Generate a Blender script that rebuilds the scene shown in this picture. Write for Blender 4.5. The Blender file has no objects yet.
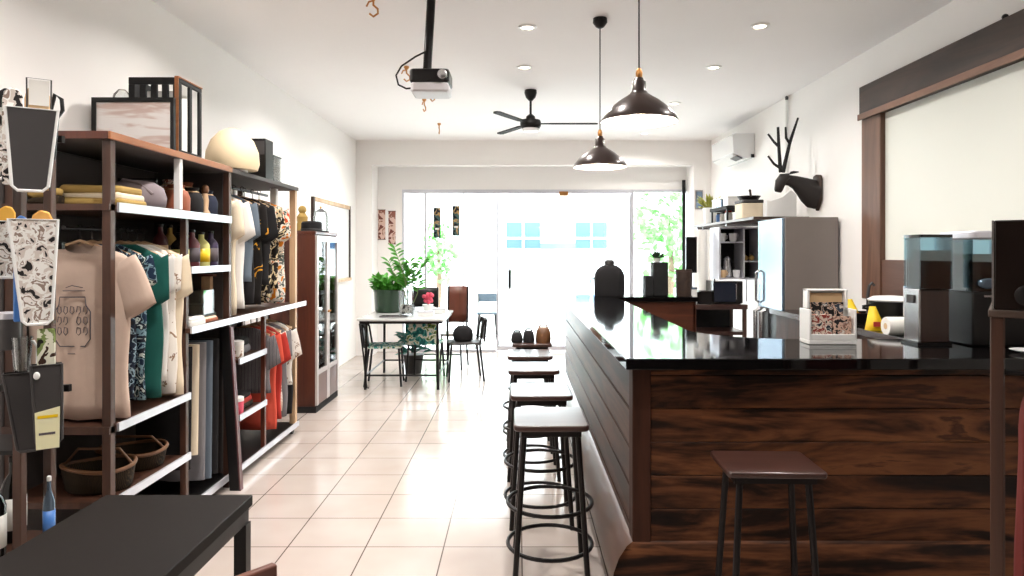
import bpy, bmesh, math, random
from math import sin, cos, pi, radians as R
from mathutils import Vector, Matrix

SC = bpy.context.scene
COL = SC.collection

# ------------------------------------------------------------------ camera, world, light, exposure
CAM_H = 1.55
cam_d = bpy.data.cameras.new('camera')
cam = bpy.data.objects.new('camera', cam_d)
COL.objects.link(cam)
cam.location = (0, 0, CAM_H)
cam.rotation_euler = (pi / 2, 0, 0)
cam_d.sensor_width = 36
cam_d.lens = 680 / 1024 * 36
cam_d.shift_x = -6 / 1024
cam_d.shift_y = -36 / 1024
cam_d.clip_start = 0.05
SC.camera = cam

SC.view_settings.view_transform = 'Standard'
SC.view_settings.look = 'None'
SC.view_settings.gamma = 1
SC.view_settings.use_curve_mapping = False
SC.view_settings.exposure = 0.62

world = bpy.data.worlds.new('world')
SC.world = world
world.use_nodes = True
wn = world.node_tree.nodes
wn['Background'].inputs['Color'].default_value = (0.93, 0.97, 1.0, 1)
wn['Background'].inputs['Strength'].default_value = 8.5

sun_d = bpy.data.lights.new('sun', 'SUN')
sun_d.energy = 3.0
sun_d.angle = R(4)
sun = bpy.data.objects.new('sun', sun_d)
COL.objects.link(sun)
sun.rotation_euler = (R(38), 0, R(20))      # high sun over the street in front of the shop

portal_d = bpy.data.lights.new('portal', 'AREA')   # sampling aid at the shop front, gives no light of its own
portal_d.shape = 'RECTANGLE'
portal_d.size = 4.8
portal_d.size_y = 2.6
portal_d.cycles.is_portal = True
portal = bpy.data.objects.new('portal', portal_d)
COL.objects.link(portal)
portal.location = (0.2, 10.75, 1.35)
portal.rotation_euler = (R(-90), 0, 0)

DOWNLIGHT_W = 9
PENDANT_W = 10


def downlamp(name, loc, watts, size=0.09, color=(1, 0.955, 0.91), spread=150):
    l = bpy.data.lights.new(name, 'AREA')
    l.shape = 'DISK'
    l.size = size
    l.energy = watts
    l.color = color
    l.spread = R(spread)
    o = bpy.data.objects.new(name, l)
    COL.objects.link(o)
    o.location = loc
    return o


# ------------------------------------------------------------------ mesh helpers
def px(x, y, d):
    """the point at distance d that lies at pixel x, y of the photograph"""
    return Vector(((x - 518) * d / 680, d, CAM_H - (y - 252) * d / 680))


class MB:
    def __init__(self):
        self.v, self.f = [], []

    def add(self, vs, fs, mtx=None):
        n = len(self.v)
        for p in vs:
            p = Vector(p)
            self.v.append(mtx @ p if mtx else p)
        self.f += [tuple(i + n for i in q) for q in fs]
        return self

    def bx(self, x0, x1, y0, y1, z0, z1, mtx=None):
        vs = [(x0, y0, z0), (x1, y0, z0), (x1, y1, z0), (x0, y1, z0), (x0, y0, z1), (x1, y0, z1), (x1, y1, z1), (x0, y1, z1)]
        return self.add(vs, [(0, 3, 2, 1), (4, 5, 6, 7), (0, 1, 5, 4), (1, 2, 6, 5), (2, 3, 7, 6), (3, 0, 4, 7)], mtx)

    def box(self, c, s, mtx=None):
        return self.bx(c[0] - s[0] / 2, c[0] + s[0] / 2, c[1] - s[1] / 2, c[1] + s[1] / 2, c[2] - s[2] / 2, c[2] + s[2] / 2, mtx)

    def tube(self, pts, r, n=8, closed=False, squash=None):
        pts = [Vector(p) for p in pts]
        m = len(pts)
        rs = list(r) if isinstance(r, (list, tuple)) else [r] * m
        rings, up = [], None
        for i, p in enumerate(pts):
            if closed:
                t = pts[(i + 1) % m] - pts[i - 1]
            else:
                t = pts[min(i + 1, m - 1)] - pts[max(i - 1, 0)]
            t.normalize()
            if up is None:
                up = Vector((0, 0, 1)) if abs(t.z) < 0.9 else Vector((0, 1, 0))
            a = t.cross(up)
            if a.length < 1e-5:
                a = t.cross(Vector((1, 0, 0)))
            a.normalize()
            b = a.cross(t).normalized()
            up = b
            sq = squash or (1, 1)
            rings.append([p + a * (cos(2 * pi * k / n) * rs[i] * sq[0]) + b * (sin(2 * pi * k / n) * rs[i] * sq[1]) for k in range(n)])
        vs = [q for ring in rings for q in ring]
        fs = []
        for i in range(m if closed else m - 1):
            j = (i + 1) % m
            for k in range(n):
                l = (k + 1) % n
                fs.append((i * n + k, i * n + l, j * n + l, j * n + k))
        if not closed:
            fs.append(tuple(range(n - 1, -1, -1)))
            fs.append(tuple((m - 1) * n + k for k in range(n)))
        return self.add(vs, fs)

    def ring(self, c, rad, r, n=32, k=8, sy=1.0):
        return self.tube([(c[0] + rad * cos(2 * pi * i / n), c[1] + rad * sy * sin(2 * pi * i / n), c[2]) for i in range(n)], r, k, True)

    def lathe(self, prof, c=(0, 0, 0), n=28, mtx=None, cap0=True, cap1=True):
        vs, fs = [], []
        for (r, z) in prof:
            for k in range(n):
                a = 2 * pi * k / n
                vs.append((c[0] + r * cos(a), c[1] + r * sin(a), c[2] + z))
        for i in range(len(prof) - 1):
            for k in range(n):
                l = (k + 1) % n
                fs.append((i * n + k, i * n + l, (i + 1) * n + l, (i + 1) * n + k))
        if cap0:
            fs.append(tuple(range(n - 1, -1, -1)))
        if cap1:
            fs.append(tuple((len(prof) - 1) * n + k for k in range(n)))
        return self.add(vs, fs, mtx)

    def prism(self, poly, a, b, axis='z'):
        n = len(poly)
        conv = {'z': lambda p, h: (p[0], p[1], h), 'y': lambda p, h: (p[0], h, p[1]), 'x': lambda p, h: (h, p[0], p[1])}[axis]
        vs = [conv(p, a) for p in poly] + [conv(p, b) for p in poly]
        fs = [tuple(range(n - 1, -1, -1)), tuple(range(n, 2 * n))]
        fs += [(i, (i + 1) % n, n + (i + 1) % n, n + i) for i in range(n)]
        return self.add(vs, fs)

    def ball(self, c, r, n=14, m=9, s=(1, 1, 1)):
        prof = [(max(1e-4, sin(pi * i / m)), -cos(pi * i / m)) for i in range(m + 1)]
        vs, fs = [], []
        for (q, z) in prof:
            for k in range(n):
                a = 2 * pi * k / n
                vs.append((c[0] + r * s[0] * q * cos(a), c[1] + r * s[1] * q * sin(a), c[2] + r * s[2] * z))
        for i in range(m):
            for k in range(n):
                l = (k + 1) % n
                fs.append((i * n + k, i * n + l, (i + 1) * n + l, (i + 1) * n + k))
        return self.add(vs, fs)

    def sheet(self, fn, nu, nv):
        vs = [fn(i / nu, j / nv) for j in range(nv + 1) for i in range(nu + 1)]
        w = nu + 1
        return self.add(vs, [(j * w + i, j * w + i + 1, (j + 1) * w + i + 1, (j + 1) * w + i) for j in range(nv) for i in range(nu)])

    def leaf(self, base, tip, w, nrm):
        base, tip, nrm = Vector(base), Vector(tip), Vector(nrm)
        t = tip - base
        s = t.cross(nrm)
        if s.length < 1e-6:
            s = t.cross(Vector((0.3, 0.8, 0.5)))
        s.normalize()
        up = s.cross(t).normalized() * w * 0.35
        vs = [base, base + t * 0.3 + s * w * 0.8 + up, base + t * 0.62 + s * w * 0.85 + up, tip,
              base + t * 0.62 - s * w * 0.85 + up, base + t * 0.3 - s * w * 0.8 + up, base + t * 0.3, base + t * 0.62]
        return self.add(vs, [(0, 1, 6), (0, 6, 5), (1, 2, 7, 6), (6, 7, 4, 5), (2, 3, 7), (7, 3, 4)])

    def build(self, name, mat=None, parent=None, loc=None, rot=None, bevel=0, seg=2, smooth=True, angle=35, solid=0, sub=0):
        me = bpy.data.meshes.new(name)
        me.from_pydata([tuple(p) for p in self.v], [], self.f)
        bm = bmesh.new()
        bm.from_mesh(me)
        bmesh.ops.recalc_face_normals(bm, faces=bm.faces)
        bm.to_mesh(me)
        bm.free()
        if mat:
            me.materials.append(mat)
        if smooth:
            for p in me.polygons:
                p.use_smooth = True
            me.set_sharp_from_angle(angle=R(angle))
        o = bpy.data.objects.new(name, me)
        COL.objects.link(o)
        if parent:
            o.parent = parent
        if loc:
            o.location = loc
        if rot:
            o.rotation_euler = rot
        if solid:
            m = o.modifiers.new('solid', 'SOLIDIFY')
            m.thickness = solid
            m.offset = 0
        if bevel:
            m = o.modifiers.new('bevel', 'BEVEL')
            m.width = bevel
            m.segments = seg
            m.limit_method = 'ANGLE'
            m.angle_limit = R(40)
        if sub:
            m = o.modifiers.new('sub', 'SUBSURF')
            m.levels = m.render_levels = sub
        return o


def tag(o, label=None, cat=None, group=None, kind=None):
    if label:
        o['label'] = label
    if cat:
        o['category'] = cat
    if group:
        o['group'] = group
    if kind:
        o['kind'] = kind
    return o


def thing(name, label, cat, loc=(0, 0, 0), rotz=0, group=None):
    o = bpy.data.objects.new(name, None)
    o.empty_display_size = 0.1
    COL.objects.link(o)
    o.location = loc
    o.rotation_euler = (0, 0, rotz)
    return tag(o, label, cat, group)


def dup(root, loc, rotz=0, label=None, group=None):
    def rec(o, parent):
        c = o.copy()
        COL.objects.link(c)
        if parent:
            c.parent = parent
        for ch in [x for x in list(o.children)]:
            rec(ch, c)
        return c
    r = rec(root, None)
    r.location = loc
    r.rotation_euler = (0, 0, rotz)
    if label:
        r['label'] = label
    if group:
        r['group'] = group
    return r


def rounded(x0, x1, y0, y1, r, n=5):
    pts = []
    for (cx, cy, a0) in ((x1 - r, y1 - r, 0), (x0 + r, y1 - r, 90), (x0 + r, y0 + r, 180), (x1 - r, y0 + r, 270)):
        for i in range(n + 1):
            a = R(a0 + 90 * i / n)
            pts.append((cx + r * cos(a), cy + r * sin(a)))
    return pts


# ------------------------------------------------------------------ materials
def base_mat(name):
    m = bpy.data.materials.new(name)
    m.use_nodes = True
    nt = m.node_tree
    return m, nt, nt.nodes['Principled BSDF']


def setp(b, rough=0.5, metal=0.0, spec=0.5, coat=0.0):
    b.inputs['Roughness'].default_value = rough
    b.inputs['Metallic'].default_value = metal
    b.inputs['Specular IOR Level'].default_value = spec
    b.inputs['Coat Weight'].default_value = coat
    b.inputs['Coat Roughness'].default_value = 0.08


def lin(c):
    """sRGB 0-255 to linear"""
    return tuple(((v / 255) / 12.92 if v / 255 <= 0.04045 else ((v / 255 + 0.055) / 1.055) ** 2.4) for v in c)


def M(name, rgb, rough=0.5, metal=0.0, var=0.08, scale=9, bump=0.0, spec=0.5, coat=0.0):
    m, nt, b = base_mat(name)
    setp(b, rough, metal, spec, coat)
    c = lin(rgb)
    tc = nt.nodes.new('ShaderNodeTexCoord')
    nz = nt.nodes.new('ShaderNodeTexNoise')
    nz.inputs['Scale'].default_value = scale
    nz.inputs['Detail'].default_value = 4
    mx = nt.nodes.new('ShaderNodeMix')
    mx.data_type = 'RGBA'
    mx.inputs[6].default_value = (*[v * (1 - var) for v in c], 1)
    mx.inputs[7].default_value = (*[min(1, v * (1 + var)) for v in c], 1)
    nt.links.new(tc.outputs['Object'], nz.inputs['Vector'])
    nt.links.new(nz.outputs['Fac'], mx.inputs[0])
    nt.links.new(mx.outputs[2], b.inputs['Base Color'])
    if bump:
        bp = nt.nodes.new('ShaderNodeBump')
        bp.inputs['Strength'].default_value = bump
        bp.inputs['Distance'].default_value = 0.01
        nt.links.new(nz.outputs['Fac'], bp.inputs['Height'])
        nt.links.new(bp.outputs['Normal'], b.inputs['Normal'])
    return m


def ramp_node(nt, stops):
    r = nt.nodes.new('ShaderNodeValToRGB')
    e = r.color_ramp.elements
    while len(e) > 1:
        e.remove(e[-1])
    e[0].position = stops[0][0]
    e[0].color = (*lin(stops[0][1]), 1)
    for (p, c) in stops[1:]:
        q = e.new(p)
        q.color = (*lin(c), 1)
    return r


def wood(name, stops, axis='x', scale=6.0, stretch=0.12, rough=0.35, distort=1.2, plank=None, plank_axis='z', coat=0.0, spec=0.5, fine=0.0):
    """streaky timber: noise drawn out along one axis; with plank set each board gets its own figure"""
    m, nt, b = base_mat(name)
    setp(b, rough, 0, spec, coat)
    L = nt.links.new
    tc = nt.nodes.new('ShaderNodeTexCoord')
    vec = tc.outputs['Object']
    if plank:
        sp = nt.nodes.new('ShaderNodeSeparateXYZ')
        L(vec, sp.inputs[0])
        d = nt.nodes.new('ShaderNodeMath'); d.operation = 'DIVIDE'; d.inputs[1].default_value = plank
        L(sp.outputs['XYZ'.index(plank_axis.upper())], d.inputs[0])
        fl = nt.nodes.new('ShaderNodeMath'); fl.operation = 'FLOOR'
        L(d.outputs[0], fl.inputs[0])
        mu = nt.nodes.new('ShaderNodeMath'); mu.operation = 'MULTIPLY'; mu.inputs[1].default_value = 3.77
        L(fl.outputs[0], mu.inputs[0])
        cb = nt.nodes.new('ShaderNodeCombineXYZ')
        for k in range(3):
            L(mu.outputs[0], cb.inputs[k])
        ad = nt.nodes.new('ShaderNodeVectorMath'); ad.operation = 'ADD'
        L(vec, ad.inputs[0]); L(cb.outputs[0], ad.inputs[1])
        vec = ad.outputs[0]
    mp = nt.nodes.new('ShaderNodeMapping')
    s = [1.0, 1.0, 1.0]
    s['xyz'.index(axis)] = stretch
    mp.inputs['Scale'].default_value = s
    L(vec, mp.inputs['Vector'])
    nz = nt.nodes.new('ShaderNodeTexNoise')
    nz.inputs['Scale'].default_value = scale
    nz.inputs['Detail'].default_value = 7
    nz.inputs['Roughness'].default_value = 0.55
    nz.inputs['Distortion'].default_value = distort
    L(mp.outputs[0], nz.inputs['Vector'])
    rp = ramp_node(nt, stops)
    if fine:
        n2 = nt.nodes.new('ShaderNodeTexNoise')
        n2.inputs['Scale'].default_value = scale * 9
        n2.inputs['Detail'].default_value = 3
        L(mp.outputs[0], n2.inputs['Vector'])
        ma = nt.nodes.new('ShaderNodeMath'); ma.operation = 'MULTIPLY_ADD'
        L(n2.outputs['Fac'], ma.inputs[0]); ma.inputs[1].default_value = fine
        sb = nt.nodes.new('ShaderNodeMath'); sb.operation = 'SUBTRACT'; sb.inputs[1].default_value = fine / 2
        L(nz.outputs['Fac'], sb.inputs[0]); L(sb.outputs[0], ma.inputs[2])
        L(ma.outputs[0], rp.inputs[0])
    else:
        L(nz.outputs['Fac'], rp.inputs[0])
    L(rp.outputs[0], b.inputs['Base Color'])
    bp = nt.nodes.new('ShaderNodeBump')
    bp.inputs['Strength'].default_value = 0.12
    bp.inputs['Distance'].default_value = 0.004
    L(nz.outputs['Fac'], bp.inputs['Height'])
    L(bp.outputs['Normal'], b.inputs['Normal'])
    return m


def pattern(name, stops, scale=14, rough=0.85, kind='noise', stretch=(1, 1, 1), distort=0.6, interp='CONSTANT'):
    """printed cloth or paper"""
    m, nt, b = base_mat(name)
    setp(b, rough, 0, 0.3)
    L = nt.links.new
    tc = nt.nodes.new('ShaderNodeTexCoord')
    mp = nt.nodes.new('ShaderNodeMapping')
    mp.inputs['Scale'].default_value = stretch
    L(tc.outputs['Object'], mp.inputs[0])
    if kind == 'noise':
        t = nt.nodes.new('ShaderNodeTexNoise')
        t.inputs['Detail'].default_value = 3
        t.inputs['Distortion'].default_value = distort
        out = t.outputs['Fac']
    elif kind == 'wave':
        t = nt.nodes.new('ShaderNodeTexWave')
        t.inputs['Distortion'].default_value = distort
        out = t.outputs['Fac']
    else:
        t = nt.nodes.new('ShaderNodeTexVoronoi')
        sp = nt.nodes.new('ShaderNodeSeparateColor')
        L(t.outputs['Color'], sp.inputs[0])
        out = sp.outputs[0]
    t.inputs['Scale'].default_value = scale
    L(mp.outputs[0], t.inputs['Vector'])
    rp = ramp_node(nt, stops)
    rp.color_ramp.interpolation = interp
    L(out, rp.inputs[0])
    L(rp.outputs[0], b.inputs['Base Color'])
    return m


def glass(name, tint=(0.96, 0.99, 0.98), refl=0.12, rough=0.02):
    """clear pane: passes light, mirrors a little"""
    m = bpy.data.materials.new(name)
    m.use_nodes = True
    nt = m.node_tree
    nt.nodes.clear()
    L = nt.links.new
    out = nt.nodes.new('ShaderNodeOutputMaterial')
    tr = nt.nodes.new('ShaderNodeBsdfTransparent')
    nz = nt.nodes.new('ShaderNodeTexNoise')
    nz.inputs['Scale'].default_value = 2
    rp = nt.nodes.new('ShaderNodeMix'); rp.data_type = 'RGBA'
    rp.inputs[6].default_value = (*tint, 1)
    rp.inputs[7].default_value = (*[v * 0.98 for v in tint], 1)
    L(nz.outputs['Fac'], rp.inputs[0])
    L(rp.outputs[2], tr.inputs['Color'])
    gl = nt.nodes.new('ShaderNodeBsdfGlossy')
    gl.inputs['Roughness'].default_value = rough
    lw = nt.nodes.new('ShaderNodeLayerWeight')
    lw.inputs['Blend'].default_value = 0.25
    ma = nt.nodes.new('ShaderNodeMath'); ma.operation = 'MULTIPLY_ADD'
    L(lw.outputs['Fresnel'], ma.inputs[0])
    ma.inputs[1].default_value = 0.8
    ma.inputs[2].default_value = refl * 0.3
    mx = nt.nodes.new('ShaderNodeMixShader')
    L(ma.outputs[0], mx.inputs[0]); L(tr.outputs[0], mx.inputs[1]); L(gl.outputs[0], mx.inputs[2])
    L(mx.outputs[0], out.inputs[0])
    return m


def glow(name, rgb, strength):
    m, nt, b = base_mat(name)
    setp(b, 0.5)
    nz = nt.nodes.new('ShaderNodeTexNoise')
    mx = nt.nodes.new('ShaderNodeMix'); mx.data_type = 'RGBA'
    mx.inputs[6].default_value = (*lin(rgb), 1)
    mx.inputs[7].default_value = (*[v * 0.97 for v in lin(rgb)], 1)
    nt.links.new(nz.outputs['Fac'], mx.inputs[0])
    nt.links.new(mx.outputs[2], b.inputs['Base Color'])
    nt.links.new(mx.outputs[2], b.inputs['Emission Color'])
    b.inputs['Emission Strength'].default_value = strength
    return m


def tile_floor():
    m, nt, b = base_mat('floor_tiles')
    setp(b, 0.16, 0, 0.5)
    L = nt.links.new
    tc = nt.nodes.new('ShaderNodeTexCoord')
    mp = nt.nodes.new('ShaderNodeMapping')
    mp.inputs['Location'].default_value = (0.39, -3.575 + 0.385 * 12, 0)
    L(tc.outputs['Object'], mp.inputs[0])
    br = nt.nodes.new('ShaderNodeTexBrick')
    br.offset = 0
    br.squash = 1
    br.inputs['Scale'].default_value = 1
    br.inputs['Brick Width'].default_value = 0.41
    br.inputs['Row Height'].default_value = 0.385
    br.inputs['Mortar Size'].default_value = 0.0035
    br.inputs['Mortar Smooth'].default_value = 0.1
    br.inputs['Bias'].default_value = 0
    br.inputs['Color1'].default_value = (*lin((192, 180, 173)), 1)
    br.inputs['Color2'].default_value = (*lin((197, 186, 179)), 1)
    br.inputs['Mortar'].default_value = (*lin((98, 86, 80)), 1)
    L(mp.outputs[0], br.inputs['Vector'])
    nz = nt.nodes.new('ShaderNodeTexNoise')
    nz.inputs['Scale'].default_value = 3
    mx = nt.nodes.new('ShaderNodeMix'); mx.data_type = 'RGBA'; mx.blend_type = 'MULTIPLY'
    rp = ramp_node(nt, [(0.3, (246, 243, 240)), (0.7, (255, 255, 255))])
    L(tc.outputs['Object'], nz.inputs['Vector'])
    L(nz.outputs['Fac'], rp.inputs[0])
    mx.inputs[0].default_value = 1
    L(br.outputs['Color'], mx.inputs[6]); L(rp.outputs[0], mx.inputs[7])
    L(mx.outputs[2], b.inputs['Base Color'])
    bp = nt.nodes.new('ShaderNodeBump')
    bp.inputs['Strength'].default_value = 0.4
    bp.inputs['Distance'].default_value = 0.002
    bp.invert = True
    L(br.outputs['Fac'], bp.inputs['Height'])
    L(bp.outputs['Normal'], b.inputs['Normal'])
    return m


K = {
    'floor': tile_floor(),
    'wall': M('white_plaster', (249, 246, 243), 0.75, var=0.02, scale=3, bump=0.02),
    'ceil': M('ceiling_paint', (246, 243, 242), 0.85, var=0.02, scale=2),
    'white': M('white_paint', (238, 238, 236), 0.4, var=0.03),
    'whitegloss': M('white_gloss', (240, 240, 240), 0.2, var=0.02),
    'black': M('black_satin', (15, 13, 13), 0.4, var=0.2, spec=0.35),
    'blackmat': M('black_matte', (16, 15, 16), 0.8, var=0.2),
    'blackmetal': M('black_metal', (30, 27, 27), 0.35, 0.6, var=0.2),
    'blackgloss': M('black_gloss', (14, 12, 12), 0.12, var=0.2),
    'grey': M('dark_grey_plastic', (62, 59, 59), 0.55, var=0.08),
    'greypanel': M('grey_panel', (126, 117, 112), 0.45, var=0.05),
    'shelfback': M('grey_brown_board', (70, 64, 62), 0.7, var=0.1),
    'steel': M('brushed_steel', (190, 190, 192), 0.25, 0.9, var=0.06, scale=30),
    'alu': M('silver_edge', (214, 214, 222), 0.35, 0.5, var=0.04, scale=20),
    'brass': M('brass', (196, 140, 84), 0.3, 0.9, var=0.1),
    'shade': M('dark_bronze_enamel', (46, 32, 28), 0.28, 0.3, var=0.15, coat=0.3),
    'shadein': M('white_enamel', (245, 240, 232), 0.5, var=0.02),
    'table_top': M('black_brown_laminate', (22, 17, 15), 0.6, var=0.15, scale=25, spec=0.15),
    'granite': M('black_granite', (9, 8, 9), 0.06, var=0.5, scale=120, spec=0.3),
    'screen': M('cream_screen', (232, 233, 224), 0.6, var=0.015, scale=2),
    'paper': M('white_paper', (236, 234, 228), 0.8, var=0.03),
    'tan': M('tan_card', (214, 180, 138), 0.8, var=0.08),
    'cream': M('cream_cloth', (232, 216, 190), 0.8, var=0.06),
    'beige': M('beige_cotton', (200, 176, 160), 0.9, var=0.05, bump=0.1, scale=30),
    'teal': M('teal_cotton', (12, 84, 76), 0.9, var=0.15, scale=20),
    'navy': M('navy_cotton', (28, 34, 54), 0.9, var=0.2),
    'coral': M('coral_cotton', (214, 84, 64), 0.9, var=0.12),
    'red': M('red_cotton', (178, 52, 42), 0.9, var=0.15),
    'greycloth': M('grey_cotton', (122, 120, 124), 0.9, var=0.1),
    'greyblue': M('grey_blue_cotton', (100, 112, 124), 0.9, var=0.12),
    'whitecloth': M('white_cotton', (232, 228, 224), 0.9, var=0.04),
    'blackcloth': M('black_cotton', (26, 24, 26), 0.95, var=0.2),
    'mauve': M('mauve_grey_canvas', (132, 120, 124), 0.85, var=0.1, bump=0.2),
    'mustard': M('mustard_canvas', (172, 142, 78), 0.85, var=0.12, bump=0.2),
    'rust': M('rust_leather', (152, 84, 56), 0.6, var=0.25, scale=18),
    'tanleather': M('tan_leather', (104, 68, 40), 0.5, var=0.25),
    'yellow': M('yellow_wrapper', (240, 200, 20), 0.4, var=0.08),
    'ink': M('ink', (84, 76, 82), 0.8, var=0.1),
    'maroon': M('maroon_edge', (92, 40, 46), 0.4, var=0.1),
    'lampcream': M('cream_paper_shade', (226, 204, 168), 0.7, var=0.03),
    'pot': M('green_black_glaze', (30, 60, 36), 0.2, var=0.3, scale=6),
    'leaf': M('leaf_green', (72, 148, 38), 0.45, var=0.35, scale=7),
    'leafdark': M('leaf_dark', (38, 60, 36), 0.6, var=0.3),
    'leafout': M('street_tree_leaf', (96, 170, 84), 0.7, var=0.3, scale=2),
    'bark': M('bark', (96, 78, 62), 0.9, var=0.2),
    'pink': M('pink_petal', (222, 84, 108), 0.7, var=0.15),
    'bluesteel': M('pale_blue_steel', (108, 126, 144), 0.15, 0.6, var=0.1, scale=4),
    'bluebox': M('blue_bottle', (70, 120, 190), 0.3, var=0.1),
    'ground': M('street_paving', (205, 205, 204), 0.9, var=0.05, scale=3),
    'facade': M('pale_facade', (214, 217, 220), 0.8, var=0.03, scale=1),
    'facadewin': M('facade_window', (56, 82, 116), 0.2, var=0.2, scale=1),
    'blind': M('white_blind', (232, 234, 236), 0.6, var=0.02),
    'tealpattern': pattern('teal_floral', [(0, (24, 92, 92)), (0.42, (60, 150, 140)), (0.5, (220, 226, 214)), (0.6, (110, 140, 60)), (0.68, (20, 60, 66))], 16),
    'navypattern': pattern('navy_print', [(0, (24, 28, 40)), (0.46, (30, 42, 62)), (0.54, (150, 176, 190)), (0.6, (34, 50, 60))], 22),
    'bluepattern': pattern('blue_white_print', [(0, (22, 40, 64)), (0.42, (120, 150, 160)), (0.48, (26, 32, 44)), (0.56, (196, 206, 200)), (0.62, (40, 62, 66))], 18),
    'whitepattern': pattern('white_print', [(0, (236, 230, 222)), (0.56, (236, 230, 222)), (0.6, (150, 120, 96)), (0.66, (228, 222, 214))], 20),
    'yellowpattern': pattern('yellow_black_print', [(0, (26, 22, 20)), (0.5, (30, 26, 22)), (0.56, (222, 156, 40)), (0.62, (40, 30, 20))], 12),
    'multipattern': pattern('tropical_print', [(0, (30, 26, 24)), (0.4, (220, 200, 160)), (0.47, (36, 30, 26)), (0.54, (236, 228, 210)), (0.6, (226, 120, 40)), (0.66, (60, 90, 70))], 13),
    'floral': pattern('orange_white_floral', [(0, (226, 140, 40)), (0.4, (238, 232, 220)), (0.5, (80, 92, 88)), (0.55, (238, 230, 214)), (0.62, (220, 90, 50))], 15),
    'greypattern': pattern('grey_check', [(0, (110, 106, 108)), (0.45, (170, 164, 164)), (0.55, (96, 92, 96))], 12, kind='wave', distort=1.5),
    'plaid': pattern('pale_plaid', [(0, (214, 190, 176)), (0.45, (232, 222, 212)), (0.6, (150, 130, 124)), (0.68, (226, 208, 196))], 12),
    'sketch': pattern('sketch_prints', [(0, (40, 36, 36)), (0.42, (214, 204, 196)), (0.5, (240, 238, 234)), (0.58, (150, 130, 118)), (0.64, (236, 230, 226)), (0.72, (60, 52, 50))], 24),
    'postcards': pattern('postcard_prints', [(0, (50, 44, 44)), (0.38, (226, 206, 190)), (0.47, (150, 60, 50)), (0.53, (232, 214, 200)), (0.62, (44, 48, 60)), (0.7, (228, 222, 214))], 26),
    'darkphoto': pattern('dark_photo_strip', [(0, (20, 22, 26)), (0.45, (70, 96, 96)), (0.52, (186, 150, 100)), (0.58, (40, 40, 46))], 9),
    'art': pattern('brown_art_print', [(0, (120, 70, 60)), (0.45, (220, 190, 176)), (0.55, (150, 100, 84)), (0.65, (236, 224, 214))], 8),
    'landscape': pattern('pale_picture', [(0, (226, 206, 200)), (0.45, (244, 238, 234)), (0.6, (214, 190, 180)), (0.75, (246, 242, 238))], 3, stretch=(1, 1, 5), interp='EASE'),
    'wicker': pattern('wicker', [(0, (22, 17, 12)), (0.5, (74, 58, 36)), (0.7, (36, 27, 17))], 30, kind='wave', distort=4, interp='LINEAR'),
    'woodwarm': wood('warm_shelf_wood', [(0.3, (120, 72, 42)), (0.6, (172, 110, 68))], 'y', 8, 0.1, 0.4),
    'woodpost': wood('dark_post_wood', [(0.3, (52, 31, 22)), (0.65, (80, 50, 36))], 'z', 10, 0.1, 0.45),
    'woodcab': wood('red_brown_cabinet_wood', [(0.3, (64, 30, 20)), (0.65, (104, 54, 38))], 'z', 6, 0.12, 0.35),
    'woodseat': wood('dark_seat_wood', [(0.3, (44, 26, 22)), (0.65, (70, 43, 36))], 'x', 9, 0.15, 0.3, coat=0.25),
    'woodframe': wood('weathered_frame_wood', [(0.3, (46, 33, 27)), (0.65, (72, 54, 44))], 'y', 8, 0.12, 0.6),
    'woodpale': wood('pale_wood', [(0.3, (176, 140, 104)), (0.65, (206, 172, 136))], 'z', 7, 0.15, 0.5),
    'barfront': wood('bar_front_planks', [(0.30, (16, 8, 6)), (0.41, (34, 19, 12)), (0.48, (68, 40, 24)), (0.56, (96, 58, 35)), (0.64, (112, 70, 43)), (0.70, (58, 33, 20)), (0.8, (88, 52, 32))], 'x', 7.5, 0.17, 0.5, 1.3, plank=0.145, plank_axis='z', fine=0.16, spec=0.2),
    'barside': wood('bar_side_planks', [(0.34, (22, 13, 9)), (0.46, (52, 31, 21)), (0.56, (78, 49, 34)), (0.66, (50, 30, 21))], 'y', 7, 0.1, 0.4, 0.8, plank=0.17, plank_axis='z', coat=0.0, fine=0.16, spec=0.22),
    'barpost': wood('bar_post_wood', [(0.3, (40, 21, 14)), (0.65, (64, 36, 24))], 'z', 8, 0.12, 0.55, fine=0.1, spec=0.2),
    'barinner': wood('bar_return_wood', [(0.3, (56, 27, 17)), (0.65, (88, 46, 29))], 'x', 6, 0.14, 0.35, fine=0.1),
    'glass': glass('clear_pane'),
    'glassblue': glass('blue_tinted_acrylic', (0.74, 0.88, 0.94), 0.3),
    'acrylic': glass('clear_acrylic', (0.93, 0.95, 0.95), 0.3),
    'bulb': glow('lamp_glow', (255, 240, 220), 9),
    'bulbpend': glow('pendant_bulb_glow', (255, 238, 214), 14),
}

# ------------------------------------------------------------------ the room
XL, XR, ZC = -2.42, 2.885, 3.215
YB, YG, YR = 10.15, 10.6, -1.6       # back beam, glass front, wall behind the camera


def struct(name, mb, mat, label=None, **kw):
    o = mb.build(name, mat, smooth=kw.pop('smooth', False), **kw)
    return tag(o, label, None, None, 'structure')


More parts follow.
